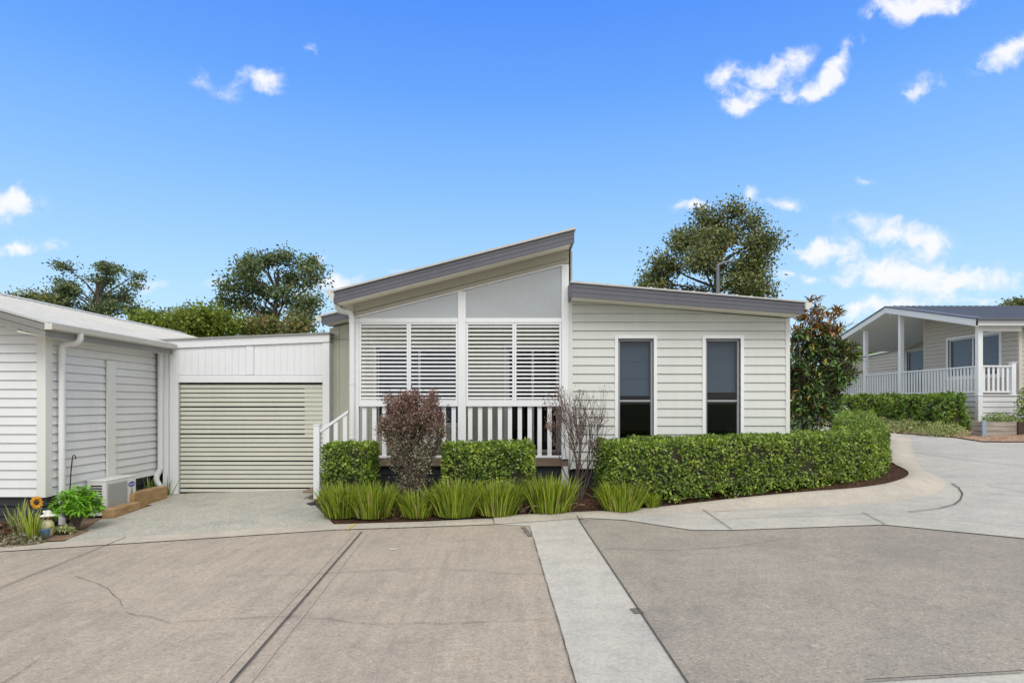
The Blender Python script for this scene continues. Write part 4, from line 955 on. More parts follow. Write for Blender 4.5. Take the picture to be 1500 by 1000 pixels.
for i, (px, Y, hg, rd, n, lb) in enumerate(CL): strap_clump('strap_leaf_clump', X(px, Y), Y, lb, hg, rd, n, M_lom, 20 + i, 'strap leaf clumps in the garden bed', 'grass clump')
strap_clump('strap_leaf_clump', X(955, 9.12), 9.12, 'tiny strap-leaf tuft at the foot of the long hedge', .28, .14, 60, M_lom, 40, 'strap leaf clumps in the garden bed', 'grass clump')
M_straw = foliage('dry_straw', [(0, (.2, .14, .08)), (1, (.42, .33, .21))], .8, .1)
dry = MB(); rr = random.Random(4)
for i in range(90):
    c_ = rr.choice([(800, 9.0), (815, 8.98), (590, 8.95), (610, 8.9), (700, 8.95), (540, 8.98), (640, 8.95), (760, 9.0)]); x0 = X(c_[0], c_[1]) + rr.gauss(0, .12); y0 = c_[1] + rr.gauss(0, .05); a = rr.random() * 6.28; L = rr.uniform(.12, .34); z0 = h(x0, y0) + .05
    q = [(x0 + math.cos(a) * L * t_, y0 + math.sin(a) * L * t_ * .6, z0 + (.12 * math.sin(t_ * 3.1) if i % 2 else .28 * t_ * (1 - t_ * .6))) for t_ in (0, .33, .66, 1)]
    for p, q2 in zip(q[:-1], q[1:]): dry.poly([p, q2, (q2[0], q2[1], q2[2] + .008), (p[0], p[1], p[2] + .008)])
tag(dry.build('dry_straw', M_straw), None, None, None, 'stuff')
# leaf litter on the mulch
rng = np.random.default_rng(77); Pl = []
while len(Pl) < 2600:
    px = rng.uniform(480, 1335); x = 0; Y = rng.uniform(8.6, 11.4); x = X(px, Y); e = np.interp(px, [p[0] for p in KB[:12]], [G(*p)[1] for p in KB[:12]])
    if Y > e + .05 and x < 7.2: Pl.append((x, Y, h(x, Y) + .022 + bed_up(x, Y) + .012))
n = len(Pl); o = leaf_mesh('leaf_litter', np.array(Pl) + np.c_[np.zeros((n, 2)), rng.random(n) * .02], rdir(rng, n) * np.array([1, 1, .3]), np.tile([0, 0, 1.], (n, 1)) + rdir(rng, n) * .35, rng.uniform(.02, .055, n), rng.uniform(.01, .025, n), M_litter); tag(o, None, None, None, 'stuff')

def fork(m, tips, p, d, L, r, depth, rng, spread=.45, up=.15, n=(2, 3), shrink=.72):
    d = d.normalized(); q = p; pts = [p]; k = 3
    for i in range(k):
        d = (d + Vector((rng.gauss(0, .13), rng.gauss(0, .13), rng.gauss(0, .06) + up * .2))).normalized(); q = q + d * L / k; pts.append(q)
    m.tube(pts, [r, r * .9, r * .8, r * .68], 5, cap=False)
    tips.append((q, d, depth, pts[1]))
    if depth == 0: return
    for i in range(rng.choice(n)):
        nd = (d + Vector((rng.gauss(0, spread), rng.gauss(0, spread), rng.gauss(0, spread * .5) + up))).normalized()
        fork(m, tips, q, nd, L * shrink * rng.uniform(.75, 1.25), r * .66, depth - 1, rng, spread, up, n, shrink)
    if depth > 1 and rng.random() < .6: fork(m, tips, pts[2], (d + Vector((rng.gauss(0, .6), rng.gauss(0, .6), .1))).normalized(), L * .55, r * .45, depth - 2, rng, spread, up, n, shrink)
# bushy purple shrub and the bare shrub
def shrub(px, Y, label, seed, stems, L, depth, wide, r0, spread=.3, hmax=1.8, wmax=.55, low=.55):
    rng = random.Random(seed); x = X(px, Y); b = Vector((x, Y, h(x, Y) + .06)); root = thing('shrub', b, label, 'shrub'); m = MB(); tips = []
    for i in range(stems):
        a = 6.283 * i / stems + rng.random(); w = wide * rng.uniform(.35, 1.); d = Vector((math.cos(a) * w, math.sin(a) * w * .55, 1)); 
        fork(m, tips, b + Vector((math.cos(a) * .05, math.sin(a) * .04, 0)), d, L, r0 * rng.uniform(.7, 1.1), depth, rng, spread, .22)
    zs = sorted(q[0].z - b.z for q in tips)[int(len(tips) * .97)]
    def sq(p):
        p = Vector(p); z = (p.z - b.z) * hmax / zs; z = z if z < hmax else hmax + (z - hmax) * .3; lim = wmax * (low + (1 - low) * min(1, z / hmax * 1.5)); dx = p.x - x; dy = p.y - Y
        return Vector((x + lim * math.tanh(dx / lim * 1.05), Y + lim * .75 * math.tanh(dy / lim), b.z + z))
    m.v = [tuple(sq(p)) for p in m.v]; tips = [(sq(q), d, dep, sq(mid)) for q, d, dep, mid in tips]
    m.build('branches', M_shrubtwig, root, smooth=False); return root, tips
root, tips = shrub(603, 9.55, 'bushy vase shaped shrub with purple brown leaves in front of the left porch railing', 5, 13, .46, 4, .30, .012, hmax=Z(577, 9.55) - h(X(603, 9.55), 9.55) - .06, wmax=.56, low=.8)
rng = np.random.default_rng(9); P = []; D = []; top_ = []
for q, d, dep, mid in tips:
    for k in range(26 if dep < 2 else (16 if dep < 4 else 110)):
        t_ = rng.random() * (1 if dep < 4 else 1.25) - (0 if dep < 4 else .25); p = np.array(mid.lerp(q, t_)) + rng.normal(0, .035 if dep < 4 else .085, 3); P.append(p); D.append(np.array(d) * .5 + rng.normal(0, .7, 3))
P = np.array(P); D = np.array(D); n = len(P); prp = P[:, 2] + rng.normal(0, .22, n) > 1.2
def sub(msk, name, mat): leaf_mesh(name, P[msk], D[msk], rdir(rng, int(msk.sum())) + np.array([0, -.3, .6]), rng.uniform(.025, .045, int(msk.sum())), rng.uniform(.014, .024, int(msk.sum())), mat, root)
sub(prp, 'purple_leaves', M_purple); sub(~prp, 'grey_green_leaves', M_greyleaf)
root, tips = shrub(846, 9.75, 'bare twiggy vase shaped shrub between the porch and the long hedge', 12, 9, .46, 5, .36, .014, .24, hmax=Z(572, 9.75) - .08, wmax=.62)
P = []; D = []
for q, d, dep, mid in tips:
    if dep < 2 and (q.x < X(828, 9.7) and rng.random() < .5 or rng.random() < .10):
        for k in range(3): P.append(np.array(q) + rng.normal(0, .03, 3)); D.append(np.array(d) + rng.normal(0, .6, 3))
P = np.array(P); n = len(P); leaf_mesh('leaves', P, np.array(D), rdir(rng, n), rng.uniform(.025, .045, n), rng.uniform(.012, .02, n), M_purple, root)

# magnolia behind the corner of the house
def magnolia():
    x, Y = 5.95, 12.7; rng = random.Random(31); nr = np.random.default_rng(31); b = Vector((x, Y, h(x, Y))); root = thing('magnolia_tree', b, 'glossy magnolia tree with rusty brown young leaves beside the house corner', 'tree')
    m = MB(); tips = []
    lobes = [(1172, 600, 20, 26), (1192, 560, 34, 30), (1178, 520, 24, 32), (1205, 515, 34, 34), (1225, 540, 24, 24), (1238, 515, 12, 18), (1222, 575, 14, 18), (1188, 472, 12, 30), (1216, 478, 10, 22), (1196, 495, 20, 20), (1170, 560, 16, 34), (1200, 600, 20, 18), (1184, 455, 7, 12), (1222, 462, 7, 10), (1165, 485, 8, 14)]
    top = b + Vector((.1, 0, 2.2)); m.tube([b, b + Vector((.03, 0, .5)), b + Vector((.1, .03, 1.2)), top], [.055, .05, .04, .02], 8)
    P = []; D = []; T = []
    for px, py, rx, ry in lobes:
        c = Vector((X(px, Y), Y + rng.uniform(-.25, .25), Z(py, Y))); s0 = b + Vector((.05, 0, rng.uniform(.5, 1.4)))
        m.tube([s0, s0.lerp(c, .5) + Vector((0, 0, -.05)), c], [.022, .016, .008], 5, cap=False)
        nb = max(4, int(rx * ry / 16))
        for k in range(nb):
            v = Vector(tuple(rdir(nr, 1)[0])) * rng.random() ** .4
            q = c + Vector((v.x * rx / 900 * Y, v.y * min(rx, 30) / 900 * Y * 1.1, v.z * ry / 900 * Y)); m.tube([c.lerp(q, .1), q], [.008, .004], 4, cap=False)
            dr = (q - c).normalized() + Vector((0, 0, .7)) if (q - c).length > .01 else Vector((0, 0, 1)); dr.normalize()
            for j in range(10):   # whorl of leaves at the twig end
                a = j * 2.4; s_ = dr.cross(Vector((.3, .8, .1))).normalized(); s2_ = dr.cross(s_)
                P.append(q + dr * .012 * j); D.append(dr * rng.uniform(.2, 1.0) + s_ * math.cos(a) + s2_ * math.sin(a)); T.append(q.z > Z(488, Y) and rng.random() < .75 or rng.random() < .04)
    m.build('trunk', M_barkgrey, root)
    P = np.array([tuple(p) for p in P]); D = np.array([tuple(p) for p in D]); T = np.array(T); n = len(P); N_ = np.tile([0, -.15, 1.], (n, 1)) + rdir(nr, n) * .5
    for msk, nm, mt in ((~T, 'crown', M_mag), (T, 'young_leaves', M_magtop)):
        kk = int(msk.sum()); leaf_mesh(nm, P[msk], D[msk], N_[msk], nr.uniform(.11, .17, kk), nr.uniform(.045, .065, kk), mt, root, round_=True)
magnolia()

# background trees: lobes given as (photo x, photo y, half-width, half-height), turned into real places at their distance
def tree(name, label, Y, trunk_px, base_py, lobes, mat, seed, leaf=.20, dens=1.0, group=None, clus=13, spread=.42, tr=.25, trunk_top=None, flat=.8, z0=None):
    rng = random.Random(seed); nr = np.random.default_rng(seed); s = Y / 900; x = X(trunk_px, Y); zb = h(x, Y) - .1 if z0 is None else z0
    root = thing(name, (x, Y, zb), label, 'tree', group); m = MB()
    tt = Vector((X(trunk_top[0], Y), Y, Z(trunk_top[1], Y))) if trunk_top else Vector((x + .2, Y, Z(base_py, Y)))
    tr_pts = [Vector((x, Y, zb)), Vector((x, Y, zb)).lerp(tt, .35) + Vector((rng.uniform(-.3, .3), 0, 0)), Vector((x, Y, zb)).lerp(tt, .7) + Vector((rng.uniform(-.3, .3), 0, 0)), tt]
    m.tube(tr_pts, [tr, tr * .8, tr * .62, tr * .3], 8); P = []; D = []
    for px, py, rx, ry in lobes:
        dep = rng.uniform(-1, 1) * 3.0 * min(1, rx / 25); c = Vector((X(px, Y), Y + dep, Z(py, Y)))
        zs = min(c.z - .5, tt.z); k = max(.3, min(.98, (zs - zb) / (tt.z - zb + 1e-6) * .85)); st = tr_pts[1].lerp(tt, (k - .3) / .7)
        mid = st.lerp(c, .5) + Vector((rng.uniform(-.5, .5), rng.uniform(-.4, .4), rng.uniform(-.2, .5) - .1)); m.tube([st, mid, c], [tr * .30, tr * .2, tr * .08], 5, cap=False)
        nc = max(3, int(clus * (rx * ry) / 220 * dens))
        for q_ in range(nc):
            v = Vector(tuple(rdir(nr, 1)[0])) * rng.random() ** .45; q = c + Vector((v.x * rx * s, v.y * rx * s * .9, v.z * ry * s))
            a = mid.lerp(c, rng.uniform(.3, 1)); m.tube([a, a.lerp(q, .5) + Vector((0, 0, rng.uniform(-.15, .2))), q], [tr * .08, tr * .05, tr * .025], 4, cap=False)
            nl = int(56 * rng.uniform(.5, 1.5)); sp = spread * .74 * rng.uniform(.7, 1.3)
            off = nr.normal(0, 1, (nl, 3)) * np.array([sp, sp, sp * flat]); P.append(np.array(q) + off); D.append(off * .6 + nr.normal(0, .5, (nl, 3)) + np.array([0, 0, -.2]))
    m.build('trunk', M_bark, root); P = np.concatenate(P); D = np.concatenate(D); n = len(P)
    leaf_mesh('crown', P, D, rdir(nr, n) + np.array([0, 0, .5]), 1.15 * leaf * nr.uniform(.5, 1.3, n), leaf * .72 * nr.uniform(.6, 1.3, n), mat, root)
    return root
tree('gum_tree', 'tall dense round-headed gum tree rising behind the low right wing roof', 42, 1042, 360,
     [(1072, 312, 16, 12), (1040, 318, 22, 13), (1020, 335, 22, 14), (1058, 338, 26, 16), (1092, 330, 18, 12), (1112, 348, 14, 12), (1000, 358, 24, 15), (1035, 362, 26, 14), (1095, 366, 24, 16), (1122, 368, 12, 14), (980, 385, 26, 15), (1012, 392, 26, 18), (1055, 384, 18, 12), (1085, 398, 24, 18), (1115, 398, 18, 18), (960, 408, 20, 14), (990, 420, 28, 16), (1025, 425, 22, 14), (1070, 425, 30, 14), (1105, 424, 26, 16), (955, 425, 14, 10), (1120, 440, 18, 8)], M_gumbrown, 3, .19, 1.25, 'background gum trees', trunk_top=(1052, 335), tr=.33, spread=.46)
tree('gum_tree', 'mid sized open gum tree behind the garage roof', 42, 405, 440,
     [(420, 378, 16, 8), (395, 382, 18, 8), (370, 388, 16, 9), (445, 384, 16, 9), (462, 398, 14, 8), (470, 412, 8, 5), (350, 400, 14, 10), (385, 402, 18, 9), (420, 402, 18, 10), (445, 410, 12, 8), (345, 420, 14, 10), (370, 424, 18, 9), (332, 440, 12, 8), (355, 445, 20, 9), (395, 428, 14, 8), (425, 432, 14, 8), (440, 446, 22, 10), (468, 448, 14, 12), (380, 458, 18, 10), (455, 468, 20, 8), (330, 455, 10, 6)], M_gum, 4, .19, 1.35, 'background gum trees', trunk_top=(408, 395), tr=.3, spread=.42)
tree('gum_tree', 'airy flat-topped gum tree behind the left house roof', 48, 140, 440,
     [(135, 390, 22, 5), (108, 395, 14, 6), (165, 393, 18, 6), (188, 402, 12, 5), (95, 412, 12, 6), (125, 405, 18, 6), (155, 410, 16, 6), (200, 420, 10, 5), (90, 425, 14, 8), (115, 428, 18, 9), (140, 430, 22, 9), (165, 432, 14, 9), (105, 445, 22, 9), (135, 450, 24, 10), (165, 452, 20, 10), (190, 455, 16, 9), (205, 464, 14, 8), (185, 425, 8, 4)], M_gum, 5, .19, 1.4, 'background gum trees', trunk_top=(142, 400), tr=.3, spread=.42, flat=.55)
tree('bushy_tree', 'brownish bushy treetop showing at the left end of the left house roof', 46, 55, 450, [(30, 436, 16, 6), (50, 434, 14, 7), (68, 440, 14, 8), (15, 440, 10, 4), (85, 446, 12, 8), (5, 437, 6, 3)], M_gumbrown, 6, .2, 1.5, 'low trees behind the roofs', tr=.2)
tree('bushy_tree', 'dark small treetop left of the open gum tree', 50, 260, 470, [(262, 462, 14, 9), (280, 458, 10, 7), (247, 466, 12, 7), (230, 468, 12, 8), (290, 466, 8, 6)], M_gumbrown, 7, .2, 1.5, 'low trees behind the roofs', tr=.18)
tree('bushy_tree', 'lime green rounded tree just above the garage roof, left end', 30, 250, 480, [(245, 478, 18, 10), (265, 474, 14, 11), (228, 482, 12, 8), (275, 484, 16, 9)], M_lime, 8, .16, 1.9, 'low trees behind the roofs', tr=.15)
tree('bushy_tree', 'yellow green bush above the middle of the garage roof', 31, 315, 480, [(300, 476, 18, 9), (325, 472, 20, 10), (348, 476, 16, 9), (310, 485, 30, 8), (345, 486, 20, 8)], M_lime, 9, .16, 1.9, 'low trees behind the roofs', tr=.15)
tree('bushy_tree', 'green bush above the right end of the garage roof', 32, 395, 480, [(372, 480, 18, 7), (395, 478, 18, 8), (420, 480, 18, 7), (450, 484, 22, 7), (385, 487, 22, 7)], M_far, 10, .17, 1.7, 'low trees behind the roofs', tr=.15)
tree('bushy_tree', 'reddish twiggy treetop between lime bush and open gum tree', 45, 300, 480, [(288, 474, 10, 6), (305, 466, 10, 6), (318, 462, 8, 8), (335, 464, 9, 7)], M_far, 11, .16, .8, 'low trees behind the roofs', tr=.12)
tree('bushy_tree', 'olive treetop above the blue grey roof at the right edge', 62, 1490, 450, [(1490, 446, 18, 6), (1470, 450, 12, 4), (1515, 444, 22, 8)], M_gumbrown, 12, .26, 1.6, 'low trees behind the roofs', tr=.25)
tree('bushy_tree', 'bright lime tree seen through the verandah posts', 46, 1275, 520, [(1250, 520, 18, 10), (1280, 516, 20, 10), (1300, 524, 18, 10), (1235, 526, 12, 9), (1270, 530, 30, 10)], M_lime, 13, .24, 1.6, 'low trees behind the roofs', tr=.2)
tree('bushy_tree', 'dark green tree filling the gap behind the magnolia', 30, 1190, 560, [(1175, 560, 20, 26), (1200, 570, 22, 22), (1225, 565, 14, 18), (1190, 590, 30, 16), (1235, 580, 14, 12)], M_hedge, 14, .18, 1.3, 'low trees behind the roofs', tr=.15)
# bare small treetop left of the verandah roof
def bare():
    Y = 40; x = X(1216, Y); rng = random.Random(2); root = thing('bare_tree', (x, Y, h(x, Y)), 'leafless small tree peeping over the white verandah barge', 'tree'); m = MB(); tips = []
    m.tube([(x, Y, h(x, Y)), (x + .1, Y, Z(520, Y))], [.14, .09], 6); fork(m, tips, Vector((x + .1, Y, Z(521, Y))), Vector((0, 0, 1)), .9, .05, 4, rng, .45, .1); m.build('trunk', M_bark, root)
bare()
# plants across the road
def mound(name, label, c, r, mat, n, seed, leaf=.05, cat='plant', group=None, asp=.5, z0=None):
    rng = np.random.default_rng(seed); x, y = c; zb = h(x, y) if z0 is None else z0; root = thing(name, (x, y, zb), label, cat, group); v = rdir(rng, n); v[:, 2] = np.abs(v[:, 2]); rad = 1 + .18 * np.array([mnoise.noise(Vector(tuple(q * 2.5 + seed))) for q in v])
    k = (rng.random(n) ** .35 * rad)[:, None]; P = np.array([x, y, zb]) + v * k * np.array(r)
    leaf_mesh('leaves', P, v * .6 + rdir(rng, n) * .8, v + rdir(rng, n) * .5, leaf * rng.uniform(.6, 1.3, n), leaf * asp * rng.uniform(.7, 1.2, n), mat, root)
    m = MB()
    for i in range(5): q = v[i] * np.array(r) * .6; m.tube([(x, y, zb - .02), (x + q[0], y + q[1], zb + q[2])], [.012, .006], 5)
    m.build('stems', M_barkgrey, root); return root
for i, (y, r_, lb) in enumerate(((19.1, .75, 'cream green mound of ground cover nearest the timber planter'), (20.7, .7, 'cream green mound of ground cover in the middle of the verandah bed'), (22.3, .7, 'cream green mound of ground cover farthest along the verandah bed'))):
    mound('ground_cover_mound', lb, (13.35 - .0 * i, y), (.6, r_ * 1.1, .45), M_cover, 1500, 50 + i, .07, 'plant', 'ground cover mounds by the side road')
mound('shrub', 'dark green rounded shrub cut by the right edge of the frame', (16.15, 18.6), (.75, .75, 2.0), M_hedge, 5200, 60, .10, 'shrub')

# ================================================================== small things by the left house
# outdoor air conditioner
ax0, ax1 = -6.70, -6.40; ay0, ay1 = 9.68, 10.46; az0 = -.13; az1 = az0 + .56
AC = thing('air_conditioner', ((ax0 + ax1) / 2, (ay0 + ay1) / 2, az0 - .05), 'white outdoor air conditioner unit with slotted end beside the timber sleepers', 'air conditioner')
m = MB(); m.box(ax0, ax1, ay0, ay1, az0, az1 - .02); m.build('casing', M_ac, AC, bevel=.012)
m = MB(); m.box(ax0 - .006, ax1 + .006, ay0 - .006, ay1 + .006, az1 - .022, az1); m.build('lid', M_ac, AC, bevel=.008)
m = MB(); z = az0 + .06
while z < az1 - .08: m.box(ax0 + .05, ax1 - .06, ay0 - .004, ay0 + .002, z, z + .022); z += .04
m.build('end_slots', M_black, AC)
m = MB(); m.box(ax1 + .001, ax1 + .012, ay0 + .03, ay1 - .26, az0 + .05, az1 - .06); z = az0 + .06
while z < az1 - .08: m.box(ax1 + .0125, ax1 + .020, ay0 + .035, ay1 - .265, z, z + .009); z += .022
m.build('front_grille', M_acg, AC)
m = MB(); m.box(ax1 + .001, ax1 + .006, ay1 - .24, ay1 - .02, az0 + .05, az1 - .05); pn = m.build('front_panel', M_ac, AC, bevel=.003)
m = MB(); n = 24; yc, zc = ay1 - .13, az1 - .14
m.px([(yc + .092 * math.cos(6.283 * i / n), zc + .042 * math.sin(6.283 * i / n)) for i in range(n)], ax1 + .0065, ax1 + .010)
lg = m.build('oval_badge', paint('badge_blue', (.015, .05, .32), .4), pn)
fc = bpy.data.curves.new('badge_text', 'FONT'); fc.body = 'Carrier'; fc.size = .05; fc.shear = .35; fc.align_x = 'CENTER'; fc.align_y = 'CENTER'; fc.extrude = .001
fo = bpy.data.objects.new('tmp_text', fc); col.objects.link(fo); bpy.context.view_layer.update()
me = bpy.data.meshes.new_from_object(fo.evaluated_get(bpy.context.evaluated_depsgraph_get())); bpy.data.objects.remove(fo)
me.transform(Matrix.Translation(Vector((ax1 + .0115, yc, zc)) - ORIG[AC.name]) @ Matrix.Rotation(R(90), 4, 'Z') @ Matrix.Rotation(R(90), 4, 'X')); me.materials.clear(); me.materials.append(M_white)
to = link(me, 'badge_lettering', pn)
m = MB(); m.box(ax0 + .02, ax1 - .02, ay0 + .08, ay0 + .14, az0 - .08, az0 - .001); m.box(ax0 + .02, ax1 - .02, ay1 - .14, ay1 - .08, az0 - .08, az0 - .001); m.build('feet', M_black, AC)
# timber sleepers stepping up beside the driveway
def sleeper(label, p, q, z0, z1, w=.19):
    p = Vector((p[0], p[1])); q = Vector((q[0], q[1])); d = (q - p).normalized(); nn = Vector((-d.y, d.x)) * w / 2
    m = MB(); m.pz([tuple(p - nn), tuple(q - nn), tuple(q + nn), tuple(p + nn)], z0, z1); o = m.build('timber_sleeper', M_sleeper, None, (p.x, p.y, z0), bevel=.012, label=label); o['category'] = 'sleeper'; o['group'] = 'timber sleepers edging the driveway'; return o
sleeper('lower timber sleeper stepping up beside the driveway, nearest the kerb', (-6.28, 9.55), (-6.30, 10.27), -.35, .0)
sleeper('upper timber sleeper ending at the white garage downpipe', (-6.42, 10.28), (-6.40, 11.25), -.35, .136)
# crook, sunflower stake, figurine, pot
q0 = (X(99, 9.0), 9.0); zt = Z(668, 9.0)
m = MB(); m.tube([(q0[0], q0[1], h(*q0) - .05), (X(104, 9), 9.0, Z(690, 9)), (X(106, 9), 9.0, Z(671, 9)), (X(107, 9), 9., Z(667, 9)), (X(109, 9), 9., Z(666.2, 9)), (X(111, 9), 9., Z(669, 9)), (X(110.6, 9), 9., Z(672, 9))], .008, 6)
tag(m.build('garden_hook', M_black, None, (q0[0], q0[1], h(*q0))), 'thin black shepherd hook standing behind the bright green leafy plant', 'hook')
Y = 8.5; c = (X(55, Y), Y, Z(735, Y)); SF = thing('sunflower_ornament', (c[0], Y, h(c[0], Y)), 'yellow sunflower garden ornament on a thin stake', 'ornament')
m = MB(); m.tube([(c[0], Y + .01, h(c[0], Y) - .03), (c[0] + .01, Y + .01, c[2] - .02)], .008, 6); m.build('stake', paint('stake_green', (.04, .08, .03), .6), SF)
m = MB()
for i in range(22):
    a = 6.283 * i / 22; r0, r1 = .035, .098 - .01 * (i % 2); dy = -.012 - .008 * (i % 2); b = a + .19; am = a + .095
    m.solid([(c[0] + r0 * math.cos(a), Y + dy, c[2] + r0 * math.sin(a)), (c[0] + r1 * .8 * math.cos(a - .03), Y + dy - .008, c[2] + r1 * .8 * math.sin(a - .03)), (c[0] + r1 * math.cos(am), Y + dy - .002, c[2] + r1 * math.sin(am)), (c[0] + r1 * .8 * math.cos(b + .03), Y + dy - .008, c[2] + r1 * .8 * math.sin(b + .03)), (c[0] + r0 * math.cos(b), Y + dy, c[2] + r0 * math.sin(b))],
            [(c[0] + r0 * math.cos(a), Y + dy + .003, c[2] + r0 * math.sin(a)), (c[0] + r1 * .8 * math.cos(a - .03), Y + dy - .005, c[2] + r1 * .8 * math.sin(a - .03)), (c[0] + r1 * math.cos(am), Y + dy + .001, c[2] + r1 * math.sin(am)), (c[0] + r1 * .8 * math.cos(b + .03), Y + dy - .005, c[2] + r1 * .8 * math.sin(b + .03)), (c[0] + r0 * math.cos(b), Y + dy + .003, c[2] + r0 * math.sin(b))])
m.build('petals', paint('petal_yellow', (.75, .38, .02), .55, .2, 30), SF)
m = MB(); m.ball((c[0], Y - .014, c[2]), (.042, .016, .042), 14, 8); m.build('flower_head', paint('seed_brown', (.06, .03, .012), .9, .4, 60), SF, smooth=True)
Y = 8.42; fx = X(70, Y); fz = h(fx, Y) + .02; FG = thing('garden_figurine', (fx, Y, fz), 'small painted garden figurine with a wide white hat and round cream belly', 'figurine')
m = MB(); m.lathe((fx, Y, fz), [(.0, .0), (.06, .0), (.075, .05), (.08, .11), (.07, .17), (.05, .21), (.035, .225), (.0, .23)]); m.build('body', paint('cream_glaze', (.62, .56, .36), .35, .25, 20), FG, smooth=True)
m = MB(); m.ball((fx, Y, fz + .265), (.05, .05, .048)); m.ball((fx, Y - .05, fz + .258), (.022, .02, .014), 8, 6); m.build('head', paint('brown_glaze', (.22, .10, .045), .4), FG, smooth=True)
m = MB(); m.lathe((fx, Y, fz + .285), [(.0, .07), (.035, .062), (.045, .03), (.05, .012), (.095, .0), (.1, -.006), (.05, .0), (.0, .0)]); m.ball((fx - .035, Y - .02, fz + .335), .018, 8, 6); m.build('hat', paint('white_glaze', (.72, .70, .66), .35), FG, smooth=True)
m = MB()
for s_ in (-1, 1): m.tube([(fx + s_ * .06, Y, fz + .19), (fx + s_ * .085, Y - .03, fz + .14), (fx + s_ * .045, Y - .08, fz + .11)], [.02, .018, .012], 8)
m.build('arms', paint('green_glaze', (.30, .34, .06), .4), FG, smooth=True)
m = MB(); py_ = Y - .12; px_ = X(63, py_); m.lathe((px_, py_, fz - .02), [(.0, .0), (.058, .0), (.072, .06), (.08, .13), (.085, .13), (.085, .145), (.074, .145), (.066, .06), (.0, .05)]); tag(m.build('flower_pot', paint('blue_glaze', (.12, .24, .40), .35, .2, 14), None, (px_, py_, fz), smooth=True), 'small blue glazed pot in front of the white hatted figurine', 'pot')
# plants of the left garden
def splay(name, label, x, y, hgt, rad, n, seed, mat, L, W, cat='plant', stem=None):
    """whorls of long leaflets on stalks, like an umbrella plant"""
    rng = np.random.default_rng(seed); zb = h(x, y); root = thing(name, (x, y, zb), label, cat); m = MB(); P = []; D = []
    for i in range(n):
        v = rdir(rng, 1)[0]; v[2] = abs(v[2]) * .9 + .05; k = rng.random() ** .35; q = np.array([x, y, zb + hgt * .42]) + v * k * np.array([rad, rad * .8, hgt * .58]); m.tube([(x, y, zb), (x + (q[0] - x) * .3, y + (q[1] - y) * .3, zb + (q[2] - zb) * .6), tuple(q)], [.012, .008, .004], 4, cap=False)
        ax = v * .8 + np.array([0, -.2, .6]) + rng.normal(0, .2, 3); ax /= np.linalg.norm(ax); s1 = np.cross(ax, [.3, .5, .8]); s1 /= np.linalg.norm(s1); s2 = np.cross(ax, s1)
        for j in range(9): a = 6.283 * j / 9; P.append(q); D.append(s1 * math.cos(a) + s2 * math.sin(a) + ax * rng.uniform(-.1, .35))
    P = np.array(P); k = len(P); leaf_mesh('leaves', P, np.array(D), np.tile([0, -.2, 1.], (k, 1)) + rdir(rng, k) * .25, L * rng.uniform(.7, 1.15, k), W, mat, root); m.build('stems', M_barkgrey, root)
splay('leafy_plant', 'bright green leafy plant with finger leaves in front of the air conditioner', X(112, 8.8), 8.8, .66, .34, 120, 3, M_scheff, .13, .032)
splay('leafy_plant', 'low pale green rosette plant at the foot of the bright green leafy plant', X(92, 8.5), 8.5, .14, .15, 26, 4, M_cover, .06, .03)
strap_clump('snake_plant', X(27, 8.35), 8.35, 'broad yellow green upright leaves behind the rust coloured groundcover', .46, .12, 9, M_snake, 5, None, 'plant', .035, .25)
strap_clump('strap_leaf_plant', X(36, 8.2), 8.2, 'tuft of thin grey green leaves left of the sunflower ornament', .36, .22, 110, M_cover, 6, None, 'plant', .009, .9)
strap_clump('strap_leaf_plant', X(49, 8.02), 8.02, 'upright green stem leaves at the kerb under the sunflower', .42, .06, 26, M_lom, 7, None, 'plant', .010, .35)
mound('groundcover_plant', 'rust coloured low plant at the left edge of the frame', (X(6, 8.15), 8.15), (.3, .25, .28), M_rust, 900, 61, .05)
mound('groundcover_plant', 'dark grey green low plant along the kerb below the tuft', (X(22, 7.95), 7.95), (.36, .16, .14), M_greyleaf, 1000, 62, .045)
mound('groundcover_plant', 'small green low plant beside the blue glazed pot', (X(52, 8.12), 8.12), (.14, .12, .13), M_far, 350, 63, .04)
for i, (px, Y, hg, n, lb, mt) in enumerate(((183, 10.3, .42, 8, 'single narrow spear leaf plant behind the air conditioner', M_snake), (193, 10.4, .36, 8, 'thin dark upright leaves behind the upper timber sleeper, left', M_hedge), (219, 11.3, .42, 22, 'dark upright leaves in the corner by the garage downpipe', M_hedge))):
    strap_clump('strap_leaf_plant', X(px, Y), Y, lb, hg, .10, n, mt, 70 + i, None, 'plant', .016, .3)
strap_clump('strap_leaf_plant', X(244, 11.55), 11.55, 'green upright leaves against the white garage side panel', .42, .10, 14, M_lom, 75, None, 'plant', .010, .35)
# dark mat by the bottom step
m = MB(); Y = 10.35; pts = [(X(452, Y), Y - .1), (X(462, Y), Y - .25), (X(480, Y), Y - .05), (X(481, Y), Y + .2)]
zm = [h(*pts[0]) + .07, h(*pts[1]) + .06, Z(731, Y), Z(729, Y)]
m.solid([(p[0], p[1], z) for p, z in zip(pts, zm)], [(p[0], p[1], z + .012) for p, z in zip(pts, zm)]); tag(m.build('rubber_mat', M_mat, None, (pts[0][0], pts[0][1], zm[0])), 'dark pointed sheet propped under the brown bottom step', 'mat')
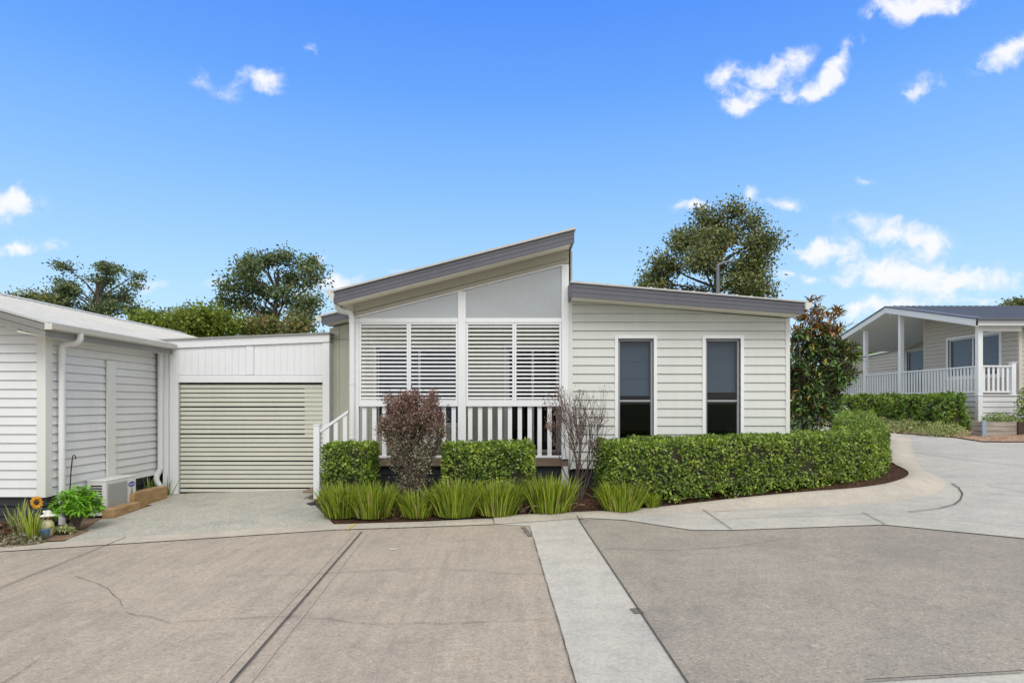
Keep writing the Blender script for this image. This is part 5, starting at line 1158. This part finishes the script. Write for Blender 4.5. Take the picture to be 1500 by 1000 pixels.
# hose in the bed
M_hose = paint('hose_green', (.10, .13, .05), .5)
m = MB(); hp = [(828, 712), (840, 722), (852, 733), (866, 739), (885, 742), (905, 744.5), (930, 746), (950, 744.5), (975, 741), (1000, 739.5), (1030, 738), (1052, 735)]
hp = [G(*p) for p in hp]; pp = []
for a, b in zip(hp[:-1], hp[1:]): pp += [(a[0] + (b[0] - a[0]) * k / 4, a[1] + (b[1] - a[1]) * k / 4) for k in range(4)]
m.tube([(x, y + .03, h(x, y) + .075 + bed_up(x, y)) for x, y in pp], .009, 6); tag(m.build('garden_hose', M_hose, None, (*hp[0], 0)), 'thin green garden hose lying along the kerb edge of the mulch', 'hose')
# street lamp beyond the roof
Y = 22; lx = X(1051.5, Y); LP = thing('street_lamp', (lx, Y, h(lx, Y)), 'grey street lamp pole with a curved arm in front of the dense gum tree', 'street lamp')
m = MB(); m.tube([(lx, Y, h(lx, Y)), (lx, Y, Z(388, Y))], [.085, .055], 12); m.build('pole', M_metal, LP, smooth=True)
m = MB(); m.tube([(lx - .02, Y, Z(390, Y)), (lx + .06, Y, Z(387.2, Y)), (X(1060, Y), Y, Z(384.6, Y)), (X(1067, Y), Y, Z(382.8, Y)), (X(1076, Y), Y, Z(382, Y))], [.05, .045, .04, .035, .03], 10); m.build('arm', M_metal, LP, smooth=True)
m = MB(); m.ball((X(1073, Y), Y, Z(383, Y) - .02), (.14, .09, .035), 14, 8); m.build('lamp_head', M_metal, LP, smooth=True)
# timber planter across the road
a, b, Y = X(1441, 18.2), X(1492, 18.2), 18.2; zg = h(a, Y); PL = thing('planter_box', ((a + b) / 2, Y, zg), 'weathered timber planter box with a blue grey and a brown corner post', 'planter')
zt = Z(616.5, Y)
m = MB()
for i in range(3): z0 = zg + .02 + i * (zt - zg - .03) / 3; m.box(a, b, Y, Y + .06, z0, z0 + (zt - zg - .03) / 3 - .012); m.box(a, a + .06, Y + .061, Y + .5, z0, z0 + (zt - zg - .03) / 3 - .012); m.box(b - .06, b, Y + .061, Y + .5, z0, z0 + (zt - zg - .03) / 3 - .012); m.box(a + .061, b - .061, Y + .44, Y + .5, z0, z0 + (zt - zg - .03) / 3 - .012)
m.build('side_boards', M_oldwood, PL, bevel=.006)
m = MB(); m.box(a - .07, a + .05, Y - .05, Y - .001, zg - .05, zt + .02); m.build('corner_post', M_bluepost, PL, bevel=.006, label='blue grey corner post')
m = MB(); m.box(b - .05, b + .10, Y - .06, Y - .001, zg - .1, zt - .02); m.build('corner_post', M_brownpost, PL, bevel=.006, label='dark brown corner post')
m = MB(); m.box(a + .065, b - .065, Y + .065, Y + .43, zg, zt - .06); m.build('soil_fill', M_soil, PL)
mound('planter_shrub', 'low green plant growing in the weathered timber planter box', ((a + b) / 2 + .15, Y + .27), (.55, .26, .30), M_hedge2, 900, 64, .06, 'plant', None, .5, zt - .06)
mound('shrub', 'dark leafy shrub in the shade behind the magnolia trunk', (6.95, 15.3), (1.0, .6, 1.05), M_mag, 3200, 66, .10, 'shrub')
